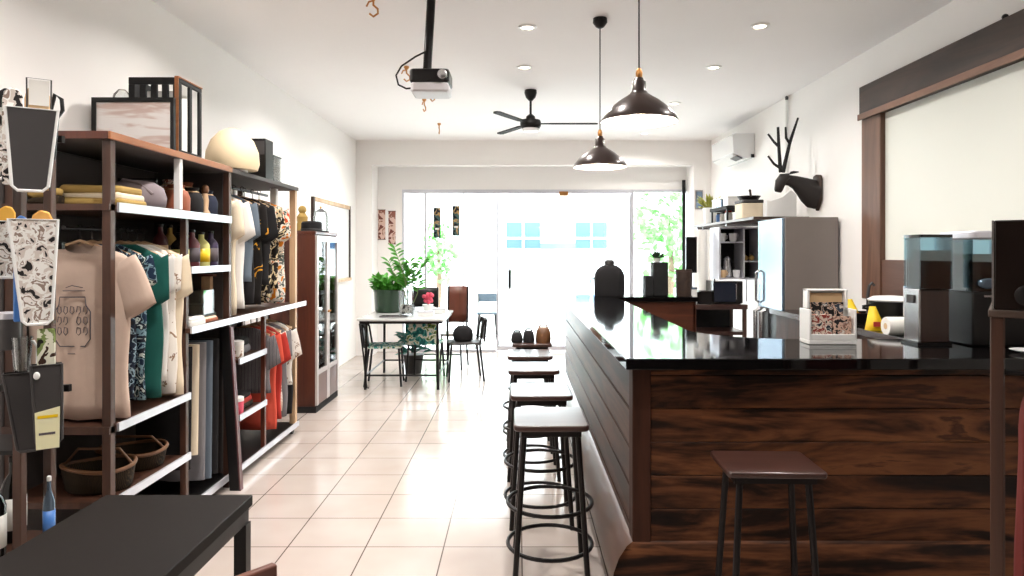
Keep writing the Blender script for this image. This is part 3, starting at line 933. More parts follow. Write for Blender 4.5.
def tray(loc, label, w_=0.26, d_=0.2):
    t = thing('serving_tray', label, 'tray', loc, 0, 'black trays on the side counter')
    MB().bx(-w_ / 2, w_ / 2, -d_ / 2, d_ / 2, 0, 0.008).build('base', K['black'], t)
    r_ = MB()
    r_.bx(-w_ / 2, w_ / 2, -d_ / 2, -d_ / 2 + 0.008, 0.008, 0.07).bx(-w_ / 2, w_ / 2, d_ / 2 - 0.008, d_ / 2, 0.008, 0.07)
    r_.bx(-w_ / 2, -w_ / 2 + 0.008, -d_ / 2, d_ / 2, 0.008, 0.07).bx(w_ / 2 - 0.008, w_ / 2, -d_ / 2, d_ / 2, 0.008, 0.07)
    r_.build('rim', K['black'], t)


tray((2.42, 4.86, ZS), 'black tray holding a small yellow snack bag')
crisp_bag((2.40, 4.84, ZS + 0.009), 'small yellow snack bag in tray nearest the refrigerator', 0.3)
crisp_bag((2.26, 4.30, ZS), 'larger yellow snack bag standing before the white roll', -0.15)
t = thing('ladle', 'dark hooked ladle standing up beside the yellow bag', 'ladle', (2.50, 4.86, ZS + 0.009))
MB().tube([(0, 0, 0.0), (0.0, 0, 0.18), (0.01, 0, 0.25), (0.03, 0, 0.27), (0.045, 0, 0.25)], 0.011).build('handle', K['grey'], t)
MB().ball((0, 0, 0.03), 0.03).build('bowl', K['grey'], t)
t = thing('paper_roll', 'white paper roll lying beside the yellow snack bag', 'paper roll', (2.29, 4.08, ZS + 0.055))
MB().lathe([(0.02, -0.085), (0.053, -0.085), (0.055, -0.08), (0.055, 0.08), (0.053, 0.085), (0.02, 0.085)], n=28, mtx=Matrix.Rotation(R(90), 4, 'Y')).build('roll', K['paper'], t)
MB().lathe([(0.019, -0.086), (0.019, 0.086)], n=16, mtx=Matrix.Rotation(R(90), 4, 'Y')).build('core', K['tan'], t)
t = thing('storage_pan', 'black lidded pan with a white plate as cover', 'pan', (2.47, 4.50, ZS))
MB().lathe([(0.10, 0), (0.13, 0.02), (0.135, 0.17), (0.14, 0.175)], n=28).build('body', K['black'], t)
MB().lathe([(0.14, 0.176), (0.145, 0.185), (0.11, 0.205), (0.03, 0.212)], n=28).build('cover', K['whitegloss'], t)
MB().tube([(-0.135, 0, 0.12), (-0.19, 0, 0.13), (-0.19, 0, 0.14), (-0.135, 0, 0.15)], 0.008).build('handle', K['black'], t)
t = thing('card_terminal', 'small blue-screened tablet terminal left of the brown grinder', 'tablet', (2.42, 4.07, ZS), R(10))
t.location = (2.44, 4.22, ZS)
MB().bx(-0.05, 0.05, -0.012, 0.012, 0.1, 0.29).build('casing', K['alu'], t, bevel=0.006)
MB().bx(-0.042, 0.042, -0.016, -0.0125, 0.12, 0.275).build('screen', M('teal_screen', (60, 120, 134), 0.15), t)
MB().bx(-0.02, 0.02, 0.0, 0.03, 0.0, 0.1).bx(-0.05, 0.05, -0.04, 0.05, 0, 0.012).build('stand', K['black'], t)

# stand at the right edge with a black glossy box, near the camera
RD = 2.06
t = thing('wooden_stand', 'dark wooden open stand at the right edge before bar', 'stand', (1.43, RD, 0), R(-36))
ZR = 1.375
for (x, y) in ((0, 0), (0.5, 0), (0, 0.42), (0.5, 0.42)):
    MB().bx(x, x + 0.034, y, y + 0.034, 0, ZR - 0.022).build('post', K['woodpost'], t, bevel=0.003)
MB().bx(-0.005, 0.54, -0.005, 0.46, ZR - 0.022, ZR).build('top_board', K['woodframe'], t, bevel=0.003)
MB().tube([(0.017, 0.21, 1.16), (0.517, 0.21, 1.16)], 0.009).bx(0.0, 0.034, 0.034, 0.42, 1.14, 1.175).bx(0.5, 0.534, 0.034, 0.42, 1.14, 1.175).build('rail', K['blackmetal'], t)
t = thing('glossy_box', 'black glossy appliance box on top of the wooden stand', 'appliance', (1.435, RD, ZR + 0.0005), R(-36))
MB().bx(0.006, 0.50, 0, 0.42, 0, 0.27).build('body', M('brown_black_gloss', (26, 17, 14), 0.15, var=0.3), t, bevel=0.004)
MB().bx(0, 0.0055, 0.0, 0.42, 0, 0.27).build('edge_strip', K['steel'], t)
MB().lathe([(0.03, 0), (0.03, 0.012), (0.02, 0.016)], n=20, mtx=Matrix.Translation((0.085, 0, 0.045)) @ Matrix.Rotation(R(90), 4, 'X')).build('knob', K['blackmetal'], t)

STAND_CLOTH = ('red cloth hanging on the rail inside the wooden stand', (1.43 + 0.208, RD + 0.108, 1.16))

# ------------------------------------------------------------------ far end of the bar
t = thing('backpack', 'black dome-topped backpack on the far end of bar', 'bag', (0.945, 7.03, ZT))
MB().lathe([(0.150, 0.0), (0.158, 0.02), (0.160, 0.18), (0.15, 0.23), (0.125, 0.275), (0.085, 0.305), (0.045, 0.318)], n=32, mtx=Matrix.Diagonal((1, 0.7, 1, 1))).build('body', K['blackcloth'], t, angle=60)
MB().lathe([(0.045, 0.312), (0.052, 0.33), (0.05, 0.355), (0.03, 0.37)], n=18).build('top_knob', K['grey'], t)
MB().tube([(-0.155, 0, 0.18), (-0.19, 0, 0.17), (-0.20, 0, 0.14), (-0.19, 0, 0.12)], 0.008).build('strap', K['greyblue'], t)
t = thing('speaker', 'shorter black speaker box on the far bar return', 'speaker', (1.333, 7.0, ZT), 0, 'black speakers on the far bar end')
MB().bx(-0.035, 0.042, -0.08, 0.08, 0, 0.205).build('cabinet', K['blackmat'], t, bevel=0.005)
MB().lathe([(0.028, 0), (0.028, 0.004), (0.01, 0.002)], n=18, mtx=Matrix.Translation((0.003, -0.08, 0.12)) @ Matrix.Rotation(R(90), 4, 'X')).build('driver', K['blackmat'], t)
t = thing('speaker', 'taller black speaker box carrying a white plant pot', 'speaker', (1.455, 7.0, ZT), 0, 'black speakers on the far bar end')
MB().bx(-0.075, 0.075, -0.08, 0.08, 0, 0.345).build('cabinet', K['blackmat'], t, bevel=0.008)
for z in (0.11, 0.24):
    MB().lathe([(0.045, 0), (0.045, 0.004), (0.015, 0.002)], n=18, mtx=Matrix.Translation((0, -0.08, z)) @ Matrix.Rotation(R(90), 4, 'X')).build('driver', K['blackmat'], t)
t = thing('potted_plant', 'tiny dark plant in white pot on tall speaker', 'plant', (1.43, 7.0, ZT + 0.3455))
MB().lathe([(0.03, 0), (0.042, 0.035), (0.043, 0.04)], n=18).build('pot', K['white'], t)
pl = MB()
rnd = random.Random(5)
for i in range(26):
    a = rnd.random() * 6.28
    b_ = Vector((0.015 * cos(a), 0.015 * sin(a), 0.04))
    pl.leaf(b_, b_ + Vector((0.07 * cos(a), 0.05 * sin(a), rnd.uniform(0.0, 0.08))), 0.017, (0, 0, 1))
pl.build('foliage', K['leafdark'], t, solid=0.003)
t = thing('waste_bin', 'round wooden bin on the far right end of bar', 'bin', (1.705, 7.0, ZT))
MB().lathe([(0.075, 0), (0.078, 0.01), (0.082, 0.27), (0.076, 0.27), (0.072, 0.015)], n=28, cap1=True).build('body', K['woodframe'], t)
MB().ring((0, 0, 0.25), 0.083, 0.005).build('band', K['woodpost'], t)

# ------------------------------------------------------------------ back bar: refrigerator, work bench, shelves
t = thing('refrigerator', 'tall grey refrigerator with pale steel doors behind the bar', 'refrigerator', (2.36, 6.07, 0))
MB().bx(0.025, 0.50, 0, 0.62, 0.05, 1.862).build('body', K['greypanel'], t, bevel=0.006)
dr = MB().bx(0.0, 0.024, 0.005, 0.615, 1.02, 1.855).build('door', K['bluesteel'], t, bevel=0.005)
MB().tube([(-0.005, 0.56, 1.06), (-0.04, 0.56, 1.08), (-0.04, 0.56, 1.35), (-0.005, 0.56, 1.37)], 0.012).build('handle', K['steel'], dr)
dr = MB().bx(0.0, 0.024, 0.005, 0.615, 0.06, 1.01).build('door', M('dark_grey_door', (46, 44, 46), 0.5), t, bevel=0.005)
for y in (0.56, 0.40):
    MB().tube([(-0.005, y, 0.3), (-0.045, y, 0.32), (-0.045, y, 0.98), (-0.005, y, 1.0)], 0.022).build('handle', K['steel'], dr)
MB().bx(-0.004, -0.0005, 0.03, 0.34, 0.68, 0.99).build('vent_panel', K['black'], t)
MB().bx(0.04, 0.48, 0.04, 0.58, 0, 0.05).build('plinth', K['black'], t)

# long board above, along the wall
t = thing('wall_shelf', 'long white wall shelf board running back from the refrigerator', 'shelf', (0, 0, 0))
MB().bx(2.33, 2.88, 6.72, 9.0, 1.872, 1.90).build('board', K['woodframe'], t, bevel=0.003)
MB().bx(2.325, 2.3295, 6.72, 9.0, 1.874, 1.9).build('front_edge', K['greypanel'], t)
for y in (7.7, 8.95):
    MB().bx(2.36, 2.875, y - 0.0, y + 0.03, 1.845, 1.8715).build('bracket', K['steel'], t)
# work bench facing the camera, with a hanging crockery shelf over it
YB2 = 7.75
t = thing('work_bench', 'dark wooden work bench behind the bar with lower shelf', 'bench', (0, 0, 0))
MB().bx(1.95, 2.62, YB2, YB2 + 0.55, 0.895, 0.95).build('top', K['woodseat'], t, bevel=0.004)
MB().bx(1.97, 2.60, YB2 + 0.02, YB2 + 0.5, 0.60, 0.64).build('lower_shelf', K['woodseat'], t)
for (x, y) in ((1.96, YB2 + 0.01), (2.57, YB2 + 0.01), (1.96, YB2 + 0.5), (2.57, YB2 + 0.5)):
    MB().bx(x, x + 0.04, y, y + 0.04, 0, 0.895).build('leg', K['woodpost'], t)
MB().bx(2.0, 2.57, YB2 + 0.51, YB2 + 0.53, 0.0, 0.895).build('back_panel', K['blackmat'], t)  # black sheet standing in for the shade in the open space below
t = thing('microwave', 'black microwave oven on the dark wooden work bench', 'microwave', (2.41, YB2 + 0.21, 0.9505))
MB().bx(-0.17, 0.17, -0.16, 0.16, 0.012, 0.265).build('casing', K['blackgloss'], t, bevel=0.006)
MB().bx(-0.16, 0.09, -0.168, -0.1605, 0.03, 0.25).build('door', M('smoked_glass', (30, 36, 50), 0.1), t)
MB().bx(0.10, 0.16, -0.168, -0.1605, 0.03, 0.25).build('control_panel', K['black'], t)
MB().tube([(0.085, -0.172, 0.05), (0.085, -0.19, 0.06), (0.085, -0.19, 0.22), (0.085, -0.172, 0.23)], 0.006).build('handle', K['steel'], t)
MB().bx(-0.15, 0.15, -0.14, 0.14, 0, 0.012).build('feet', K['black'], t)
t = thing('toaster', 'small black toaster left of the microwave on bench', 'toaster', (2.145, YB2 + 0.15, 0.9505))
MB().prism(rounded(-0.085, 0.085, 0.0, 0.15, 0.03), -0.1, 0.1, 'y').build('body', K['blackgloss'], t)
MB().bx(-0.06, 0.06, -0.07, -0.04, 0.148, 0.152).bx(-0.06, 0.06, 0.04, 0.07, 0.148, 0.152).build('slot', K['steel'], t)
MB().bx(0.0855, 0.105, -0.015, 0.015, 0.08, 0.10).build('lever', K['steel'], t)
t = thing('storage_tub', 'white tub at the left end of the work bench', 'tub', (2.01, YB2 + 0.15, 0.9505))
MB().prism(rounded(-0.045, 0.045, -0.1, 0.1, 0.01), 0, 0.17).build('tub', K['white'], t)
MB().prism(rounded(-0.047, 0.047, -0.105, 0.105, 0.01), 0.171, 0.195).build('lid', K['bluesteel'], t)
t = thing('monitor', 'narrow black upright screen left of the crockery cupboard', 'screen', (2.07, 8.15, 0.9505))
MB().bx(-0.06, 0.07, -0.02, 0.02, 0.35, 0.78).build('panel', K['blackgloss'], t, bevel=0.004)
MB().bx(-0.015, 0.02, 0.0, 0.03, 0.0, 0.4).bx(-0.05, 0.06, -0.05, 0.06, 0, 0.012).build('stand', K['steel'], t)
t = thing('towel_roll', 'tall white paper towel roll between screen and cupboard', 'paper roll', (2.215, 8.15, 0.9505))
MB().lathe([(0.018, 0.0), (0.055, 0.0), (0.057, 0.32), (0.05, 0.86), (0.018, 0.86)], n=24).build('roll', K['paper'], t)
MB().lathe([(0.008, 0.86), (0.008, 0.9), (0.014, 0.91)], n=12).build('spindle', K['steel'], t)
# crockery cupboard standing on the bench beside the microwave, under the board
t = thing('crockery_cupboard', 'open glazed cupboard of white crockery above the microwave', 'cupboard', (2.30, YB2 + 0.03, 1.235))
c = MB()
c.bx(0.0, 0.02, 0, 0.36, 0, 0.60).bx(0.28, 0.295, 0, 0.36, 0, 0.60).bx(0.46, 0.48, 0, 0.36, 0, 0.60)
c.bx(0.02, 0.46, 0, 0.36, 0, 0.018).bx(0.02, 0.46, 0, 0.36, 0.585, 0.60)
c.build('carcass', K['alu'], t)
MB().bx(0.02, 0.46, 0.345, 0.358, 0.018, 0.585).build('back_panel', K['blackmat'], t)
MB().bx(0.02, 0.28, 0.0, 0.34, 0.42, 0.435).bx(0.295, 0.46, 0, 0.34, 0.2, 0.212).build('shelf', K['alu'], t)
MB().bx(0.04, 0.06, 0.35, 0.37, -0.275, 0.0).bx(0.42, 0.44, 0.35, 0.37, -0.275, 0.0).build('support', K['steel'], t)


def cup(loc, label, mat=None, s=1.0, group='crockery in the cupboard'):
    t = thing('cup', label, 'cup', loc, 0.4, group)
    MB().lathe([(0.026 * s, 0), (0.036 * s, 0.02 * s), (0.04 * s, 0.08 * s), (0.037 * s, 0.08 * s), (0.033 * s, 0.02 * s)], n=20).build('body', mat or K['whitegloss'], t)
    MB().tube([(0.038 * s, 0, 0.065 * s), (0.06 * s, 0, 0.06 * s), (0.06 * s, 0, 0.03 * s), (0.036 * s, 0, 0.022 * s)], 0.005 * s).build('handle', mat or K['whitegloss'], t)


cw = [('white cup at left on the cupboard upper shelf', 2.37, 1.671, 1.2), ('white cup at right on the cupboard upper shelf', 2.50, 1.671, 1.2)]
for lab, x, z, s in cw:
    cup((x, YB2 + 0.15, z), lab, None, s)
t = thing('teapot', 'shiny steel coffee pot on the cupboard lower shelf', 'pot', (2.43, YB2 + 0.16, 1.254))
MB().lathe([(0.05, 0), (0.06, 0.02), (0.045, 0.12), (0.035, 0.2), (0.04, 0.22), (0.01, 0.245)], n=24).build('body', K['steel'], t)
MB().tube([(0.05, 0, 0.05), (0.085, 0, 0.08), (0.075, 0, 0.18), (0.035, 0, 0.2)], 0.008).build('handle', K['black'], t)
MB().tube([(-0.05, 0, 0.06), (-0.075, 0, 0.12), (-0.095, 0, 0.16)], [0.014, 0.01, 0.008]).build('spout', K['steel'], t)
cup((2.53, YB2 + 0.12, 1.254), 'white mug right of the steel coffee pot', None, 1.1)
cup((2.36, YB2 + 0.08, 1.254), 'pale tan mug left of the steel coffee pot', K['tan'], 1.1)
for k, x in enumerate((2.63, 2.70)):
    t = thing('fruit', ['yellow fruit at left in dark cupboard compartment', 'yellow fruit at right in dark cupboard compartment'][k], 'fruit', (x, YB2 + 0.12, 1.448 + 0.034), 0, 'yellow fruit in the cupboard')
    MB().ball((0, 0, 0), 0.033, s=(1, 1, 1)).build('flesh', K['mustard'], t)
    MB().tube([(0, 0, 0.03), (0.004, 0, 0.045)], 0.004, 6).build('stem', K['bark'], t)

# things on the long board
ZB = 1.9035
t = thing('potted_plant', 'yellow-green plant in white pot on the wall shelf', 'plant', (2.42, 8.55, ZB), 0, 'plants on the wall shelf')
MB().lathe([(0.07, 0), (0.09, 0.16), (0.095, 0.2), (0.085, 0.2)], n=24).build('pot', K['white'], t)
pl = MB()
rnd = random.Random(8)
for i in range(40):
    a = rnd.random() * 6.28
    b_ = Vector((0.04 * cos(a), 0.04 * sin(a), 0.19))
    pl.leaf(b_, b_ + Vector((0.13 * cos(a), 0.1 * sin(a), rnd.uniform(0.0, 0.19))), 0.03, (0, 0, 1))
pl.build('foliage', M('yellow_green_leaf', (150, 150, 60), 0.6, var=0.4), t, solid=0.004)
t = thing('two_tier_rack', 'small dark two-tier rack of boxes on wall shelf', 'rack', (2.50, 7.9, ZB))
for (x, y) in ((-0.16, -0.3), (0.16, -0.3), (-0.16, 0.3), (0.16, 0.3)):
    MB().bx(x - 0.01, x + 0.01, y - 0.01, y + 0.01, 0, 0.125).build('leg', K['black'], t)
MB().bx(-0.18, 0.18, -0.33, 0.33, 0.126, 0.165).build('top', K['blackmat'], t, bevel=0.004)
for k, (y, lab) in enumerate(((7.7, 'white box at the near end on the small rack'), (7.95, 'white box in the middle on the small rack'), (8.15, 'white box at the far end on the small rack'))):
    t = thing('storage_box', lab, 'box', (2.46, y, ZB + 0.1655), 0, 'white boxes on the small rack')
    MB().bx(-0.11, 0.11, -0.085, 0.085, 0, 0.09).build('box', K['bluesteel' if k == 1 else 'white'], t, bevel=0.004)
    MB().bx(-0.115, 0.115, -0.09, 0.09, 0.0905, 0.11).build('lid', K['white'], t, bevel=0.003)
for k, (x, y, lab, mt) in enumerate(((2.40, 7.75, 'white jar under the small rack, near end', 'white'), (2.42, 8.0, 'floral white tin under the small rack', 'whitepattern'), (2.42, 8.15, 'blue jar under the small rack, far end', 'bluebox'))):
    t = thing('jar', lab, 'jar', (x, y, ZB), 0, 'jars under the small rack')
    MB().lathe([(0.04, 0), (0.045, 0.01), (0.045, 0.085), (0.035, 0.095)], n=20).build('body', K[mt], t)
    MB().lathe([(0.037, 0.0955), (0.037, 0.115), (0.03, 0.118)], n=20).build('lid', K['red' if k == 0 else 'black'], t)
t = thing('canister', 'wide pale canister on wall shelf near the refrigerator', 'canister', (2.46, 7.25, ZB))
MB().prism(rounded(-0.11, 0.11, -0.14, 0.14, 0.03), 0, 0.16).build('body', K['cream'], t, bevel=0.006)
MB().prism(rounded(-0.115, 0.115, -0.145, 0.145, 0.03), 0.161, 0.195).build('lid', K['grey'], t, bevel=0.006)
t = thing('frying_pan', 'dark frying pan resting on the pale canister', 'pan', (2.46, 7.25, ZB + 0.1955))
MB().lathe([(0.09, 0), (0.12, 0.04), (0.123, 0.045), (0.115, 0.042), (0.085, 0.006)], n=28).build('body', K['black'], t)
MB().tube([(-0.02, -0.12, 0.04), (-0.06, -0.22, 0.07), (-0.09, -0.30, 0.08)], [0.012, 0.011, 0.013]).build('handle', K['woodframe'], t)
t = thing('paper_bag_roll', 'tall white curved board at near end of shelf', 'board', (2.60, 6.85, ZB))
MB().prism([(-0.10, 0.0), (0.20, 0.0), (0.20, 0.22), (0.14, 0.27), (0.06, 0.20), (-0.06, 0.16), (-0.10, 0.17)], -0.02, 0.02, 'y').build('board', K['white'], t, bevel=0.004)
t = thing('wall_switch', 'small grey panel on the pier beside air conditioner', 'switch panel', (2.70, YB - 0.02, 2.33))
MB().bx(-0.055, 0.055, 0, 0.0195, -0.14, 0.14).build('plate', K['greypanel'], t)
MB().bx(-0.045, 0.045, -0.006, -0.0005, -0.12, 0.12).build('cover', K['bluesteel'], t)

# ------------------------------------------------------------------ clothes
def garment(w_=0.44, L=0.75, dp=0.035, sl=0.22, seed=0, sleeves=True, spread=0.075, neck=0.0):
    """a shirt hanging from its shoulders; origin at the rod, hanging down, facing -y"""
    rnd = random.Random(seed)
    b = MB()
    n = 30
    ph = [rnd.random() * 6.28 for _ in range(4)]
    prof = [(-0.075, 0.075, 0.6), (-0.085, 0.10, 0.75), (-0.105, 0.145, 0.9), (-0.125, w_ / 2 * 0.86, 1.0), (-0.145, w_ / 2 * 0.97, 1.05), (-0.18, w_ / 2, 1.1)]
    for i in range(1, 11):
        z = -0.18 - (L - 0.11) * i / 10
        prof.append((z, w_ / 2 * (1.0 - 0.03 * sin(i * 0.9 + ph[0]) - 0.02), 1.05 + 0.15 * i / 10))
    rings = []
    for j, (z, hw, fd) in enumerate(prof):
        amp = 0.25 * min(1, max(0, (-z - 0.15) / 0.4))
        for k in range(n):
            a = 2 * pi * k / n
            fold = 1 + amp * sin(5 * a + ph[1] + z * 2) + amp * 0.6 * sin(9 * a + ph[2])
            sgn = 1 if sin(a) >= 0 else -1
            rings.append((hw * cos(a), sgn * abs(sin(a)) ** 0.7 * dp * fd * fold, z + 0.006 * sin(3 * a + ph[3]) * amp - (neck * max(0, -sin(a)) if j < 2 else (neck * 0.45 * max(0, -sin(a)) ** 3 if j == 2 else 0))))
    fs = []
    for j in range(len(prof) - 1):
        for k in range(n):
            l = (k + 1) % n
            fs.append((j * n + k, j * n + l, (j + 1) * n + l, (j + 1) * n + k))
    b.add(rings, fs)
    if sleeves:
        for s in (-1, 1):
            m = 14
            vs, fs = [], []
            for i in range(6):
                q = i / 5
                cx = s * (w_ / 2 - 0.035 + ((spread if s > 0 else min(spread, -0.05)) + 0.02 * sin(ph[0])) * q)
                cz = -0.165 - sl * q + 0.02 * sin(q * pi)
                hw = 0.07 + 0.012 * q
                for k in range(m):
                    a = 2 * pi * k / m
                    vs.append((cx + hw * cos(a) * 0.9, dp * 0.75 * sin(a) * (1 + 0.15 * sin(3 * a + ph[2])), cz + hw * cos(a) * 0.55 * s))
            for i in range(5):
                for k in range(m):
                    l = (k + 1) % m
                    fs.append((i * m + k, i * m + l, (i + 1) * m + l, (i + 1) * m + k))
            b.add(vs, fs)
    return b


def hanger_mb():
    b = MB()
    b.tube([(-0.19, 0, -0.13), (-0.08, 0, -0.085), (0, 0, -0.06), (0.08, 0, -0.085), (0.19, 0, -0.13)], 0.008, 8)
    b.tube([(-0.19, 0, -0.13), (0.19, 0, -0.13)], 0.005, 6)
    return b


def hook_mb():
    return MB().tube([(0, 0, -0.06), (0, 0, -0.02), (-0.008, 0, -0.01)] + [(0.013 * cos(a), 0, 0.004 + 0.0135 * sin(a)) for a in (R(190), R(140), R(90), R(40), R(-10))], 0.003, 6)


HANGER = None


def hang(x, y, z, mat, label, w_=0.44, L=0.75, sl=0.22, seed=0, sleeves=True, name='shirt', cat='shirt', group=None, rz=0.0, dp=0.03, hanger=True, spread=0.02, neck=0.0):
    global HANGER
    o = tag(garment(w_, L, dp, sl, seed, sleeves, spread, neck).build(name, mat, None, (x, y, z), (0, 0, rz), angle=80, solid=0.003), label, cat, group)
    if hanger:
        hl = 'clothes hanger under the ' + label
        hl = ' '.join(hl.split()[:16])
        if HANGER is None:
            HANGER = thing('clothes_hanger', hl, 'hanger', (x, y, z), rz, 'clothes hangers on the shelf rods')
            hanger_mb().build('arms', K['woodpale'], HANGER)
            hook_mb().build('hook', K['blackmetal'], HANGER)
        else:
            dup(HANGER, (x, y, z), rz, hl)
    return o


# ------------------------------------------------------------------ the clothing shelves along the left wall
XF = -1.90          # front plane
XW = -2.40          # back
sh = thing('clothing_shelf', 'tall dark open clothing shelf with white edges along wall', 'shelf', (0, 0, 0))


def post(x, y, z0, z1, mat='woodpost', wdt=0.04):
    MB().bx(x - wdt, x, y, y + wdt, z0, z1).build('post', K[mat], sh, bevel=0.003)


MB().bx(XW, XF, 3.16, 4.50, 2.075, 2.11).build('top_board', K['shelfback'], sh, bevel=0.003)
MB().bx(XF + 0.0005, XF + 0.012, 3.15, 4.50, 2.075, 2.112).build('shelf_edge', K['woodwarm'], sh, bevel=0.003)
MB().bx(XW, XF, 3.148, 3.1595, 2.075, 2.112).build('shelf_edge', K['woodcab'], sh, bevel=0.003)
MB().bx(XW, XF + 0.01, 4.50, 5.86, 2.075, 2.105).build('top_board', K['shelfback'], sh, bevel=0.003)
post(XF, 3.17, 0, 2.075)
post(XF - 0.005, 3.90, 0, 1.76, 'woodpost', 0.035)
post(XF, 4.47, 0.0, 2.075, 'woodpost', 0.04)
post(XF, 5.80, 0.06, 2.075, 'woodpale', 0.05)
post(XF - 0.10, 5.62, 1.13, 2.075, 'white', 0.05)
post(XF, 3.82, 1.79, 2.075, 'white', 0.035)
post(XW + 0.045, 3.17, 0, 2.075)
post(XW + 0.045, 5.80, 0, 2.075)
MB().bx(XW, XF, 3.16, 4.49, 1.745, 1.775).build('shelf_board', K['woodpost'], sh)
MB().bx(XF + 0.0005, XF + 0.012, 3.22, 4.49, 1.74, 1.785).build('shelf_edge', K['alu'], sh)
MB().bx(XW, XF, 3.9, 4.5, 1.43, 1.455).build('shelf_board', K['woodpost'], sh)
MB().bx(XF + 0.0005, XF + 0.012, 3.94, 4.47, 1.425, 1.465).build('shelf_edge', K['alu'], sh)
MB().bx(XW, XF + 0.02, 3.9, 6.0, 1.085, 1.11).build('work_shelf', K['woodpost'], sh)
MB().bx(XF + 0.0205, XF + 0.032, 3.9, 6.0, 1.08, 1.12).build('shelf_edge', K['alu'], sh)
MB().bx(XW, XF, 3.16, 3.9, 0.70, 0.735).build('shelf_board', K['woodpost'], sh)
MB().bx(XF + 0.0005, XF + 0.012, 3.22, 3.93, 0.70, 0.74).build('shelf_edge', K['alu'], sh)
MB().bx(XW, XF, 3.16, 3.9, 0.355, 0.385).build('shelf_board', K['woodpost'], sh)
MB().bx(XF + 0.0005, XF + 0.012, 3.22, 3.93, 0.355, 0.395).build('shelf_edge', K['alu'], sh)
MB().bx(XW, XF, 4.62, 5.1, 0.795, 0.815).build('shelf_board', K['woodpost'], sh)
MB().bx(XF + 0.0005, XF + 0.012, 4.62, 5.12, 0.785, 0.825).build('shelf_edge', K['alu'], sh)
MB().bx(XW, XF, 4.62, 5.1, 0.405, 0.425).build('shelf_board', K['woodpost'], sh)
MB().bx(XF + 0.0005, XF + 0.012, 4.62, 5.12, 0.40, 0.44).build('shelf_edge', K['alu'], sh)
MB().bx(XF - 0.03, XF, 5.1, 5.13, 0.08, 1.085).build('post', K['woodcab'], sh)
MB().bx(XW, XF, 3.9, 5.86, 0.05, 0.085).build('base_board', K['black'], sh)
MB().bx(XF + 0.0005, XF + 0.014, 3.9, 5.86, 0.055, 0.095).build('shelf_edge', K['alu'], sh)
MB().bx(XW - 0.012, XW, 3.16, 5.0, 0.0, 2.075).bx(XW - 0.012, XW, 5.0, 5.86, 0, 1.085).build('back_panel', K['shelfback'], sh, smooth=False)  # added dark sheet, its colour stands for the shadowed wall behind
MB().bx(XW, XF - 0.05, 4.49, 4.51, 0.09, 2.07).build('divider', K['shelfback'], sh, smooth=False)
for (y0, y1, z) in ((3.2, 3.9, 1.665), (4.51, 5.8, 2.03), (5.12, 5.8, 1.045), (3.93, 4.49, 1.045)):
    MB().tube([(-2.14, y0, z), (-2.14, y1, z)], 0.011, 10).build('hanging_rod', K['blackmetal'], sh)
cs = MB().lathe([(0.03, -0.012), (0.03, 0.012)], n=18, mtx=Matrix.Translation((XF - 0.03, 5.80, 0.03)) @ Matrix.Rotation(R(90), 4, 'Y')).bx(XF - 0.045, XF - 0.015, 5.785, 5.815, 0.03, 0.05).build('caster', K['black'], sh)

# beige t-shirt facing the camera with a jar drawing
ts = hang(-2.125, 3.30, 1.665, K['beige'], 'beige T-shirt with a line-drawn jar at shelf end', 0.48, 0.845, 0.24, 3, name='tshirt', cat='T-shirt', group='clothes on the upper rod', dp=0.04, spread=0.07, neck=0.045)
pr_ = MB()
jar = [(-0.06, -0.33), (0.06, -0.33), (0.065, -0.37), (0.085, -0.40), (0.085, -0.53), (0.06, -0.565), (-0.06, -0.565), (-0.085, -0.53), (-0.085, -0.40), (-0.065, -0.37)]
def sy_(x, z):
    return -0.056 - 0.004 * cos(x * 20)
def stroke(pts, r=0.0022, closed=False):
    pr_.tube([(x, sy_(x, z), z) for (x, z) in pts], r, 5, closed)
stroke(jar, 0.003, True)
stroke([(-0.03, -0.285), (0.0, -0.275), (0.05, -0.285)])
stroke([(-0.045, -0.30), (0.06, -0.30)])
rnd = random.Random(12)
for r_ in range(3):
    for c_ in range(5):
        x, z = -0.062 + c_ * 0.031, -0.40 - r_ * 0.05
        if 0 < r_ and c_ == 2:
            continue
        stroke([(x - 0.010, z), (x - 0.006, z + 0.026), (x + 0.008, z + 0.022), (x + 0.010, z), (x, z - 0.012)], 0.0022, rnd.random() > 0.4)
stroke([(-0.02, -0.60), (0.02, -0.60)])
pr_.build('print', K['ink'], ts)

NEAR = [
    (3.40, 'navypattern', 'dark navy printed shirt right behind the beige T-shirt', 0.77, 0.15, 0.0),
    (3.475, 'bluepattern', 'blue and white printed shirt behind the navy one', 0.80, 0.15, 0.01),
    (3.59, 'teal', 'plain teal green shirt on the near rod', 0.81, 0.24, 0.035),
    (3.68, 'whitecloth', 'plain white shirt just behind the teal shirt', 0.74, 0.2, 0.02),
    (3.75, 'whitepattern', 'white shirt with brown print on the near rod', 0.82, 0.2, 0.03),
    (3.82, 'cream', 'long cream shirt at far end of near rod', 0.845, 0.22, 0.03),
]
for i, (y, mt, lab, L, sl, dx) in enumerate(NEAR):
    hang(-2.13 + dx, y, 1.665, K[mt], lab, 0.44, L, sl, 20 + i, group='clothes on the upper rod', dp=0.022, spread=0.0)

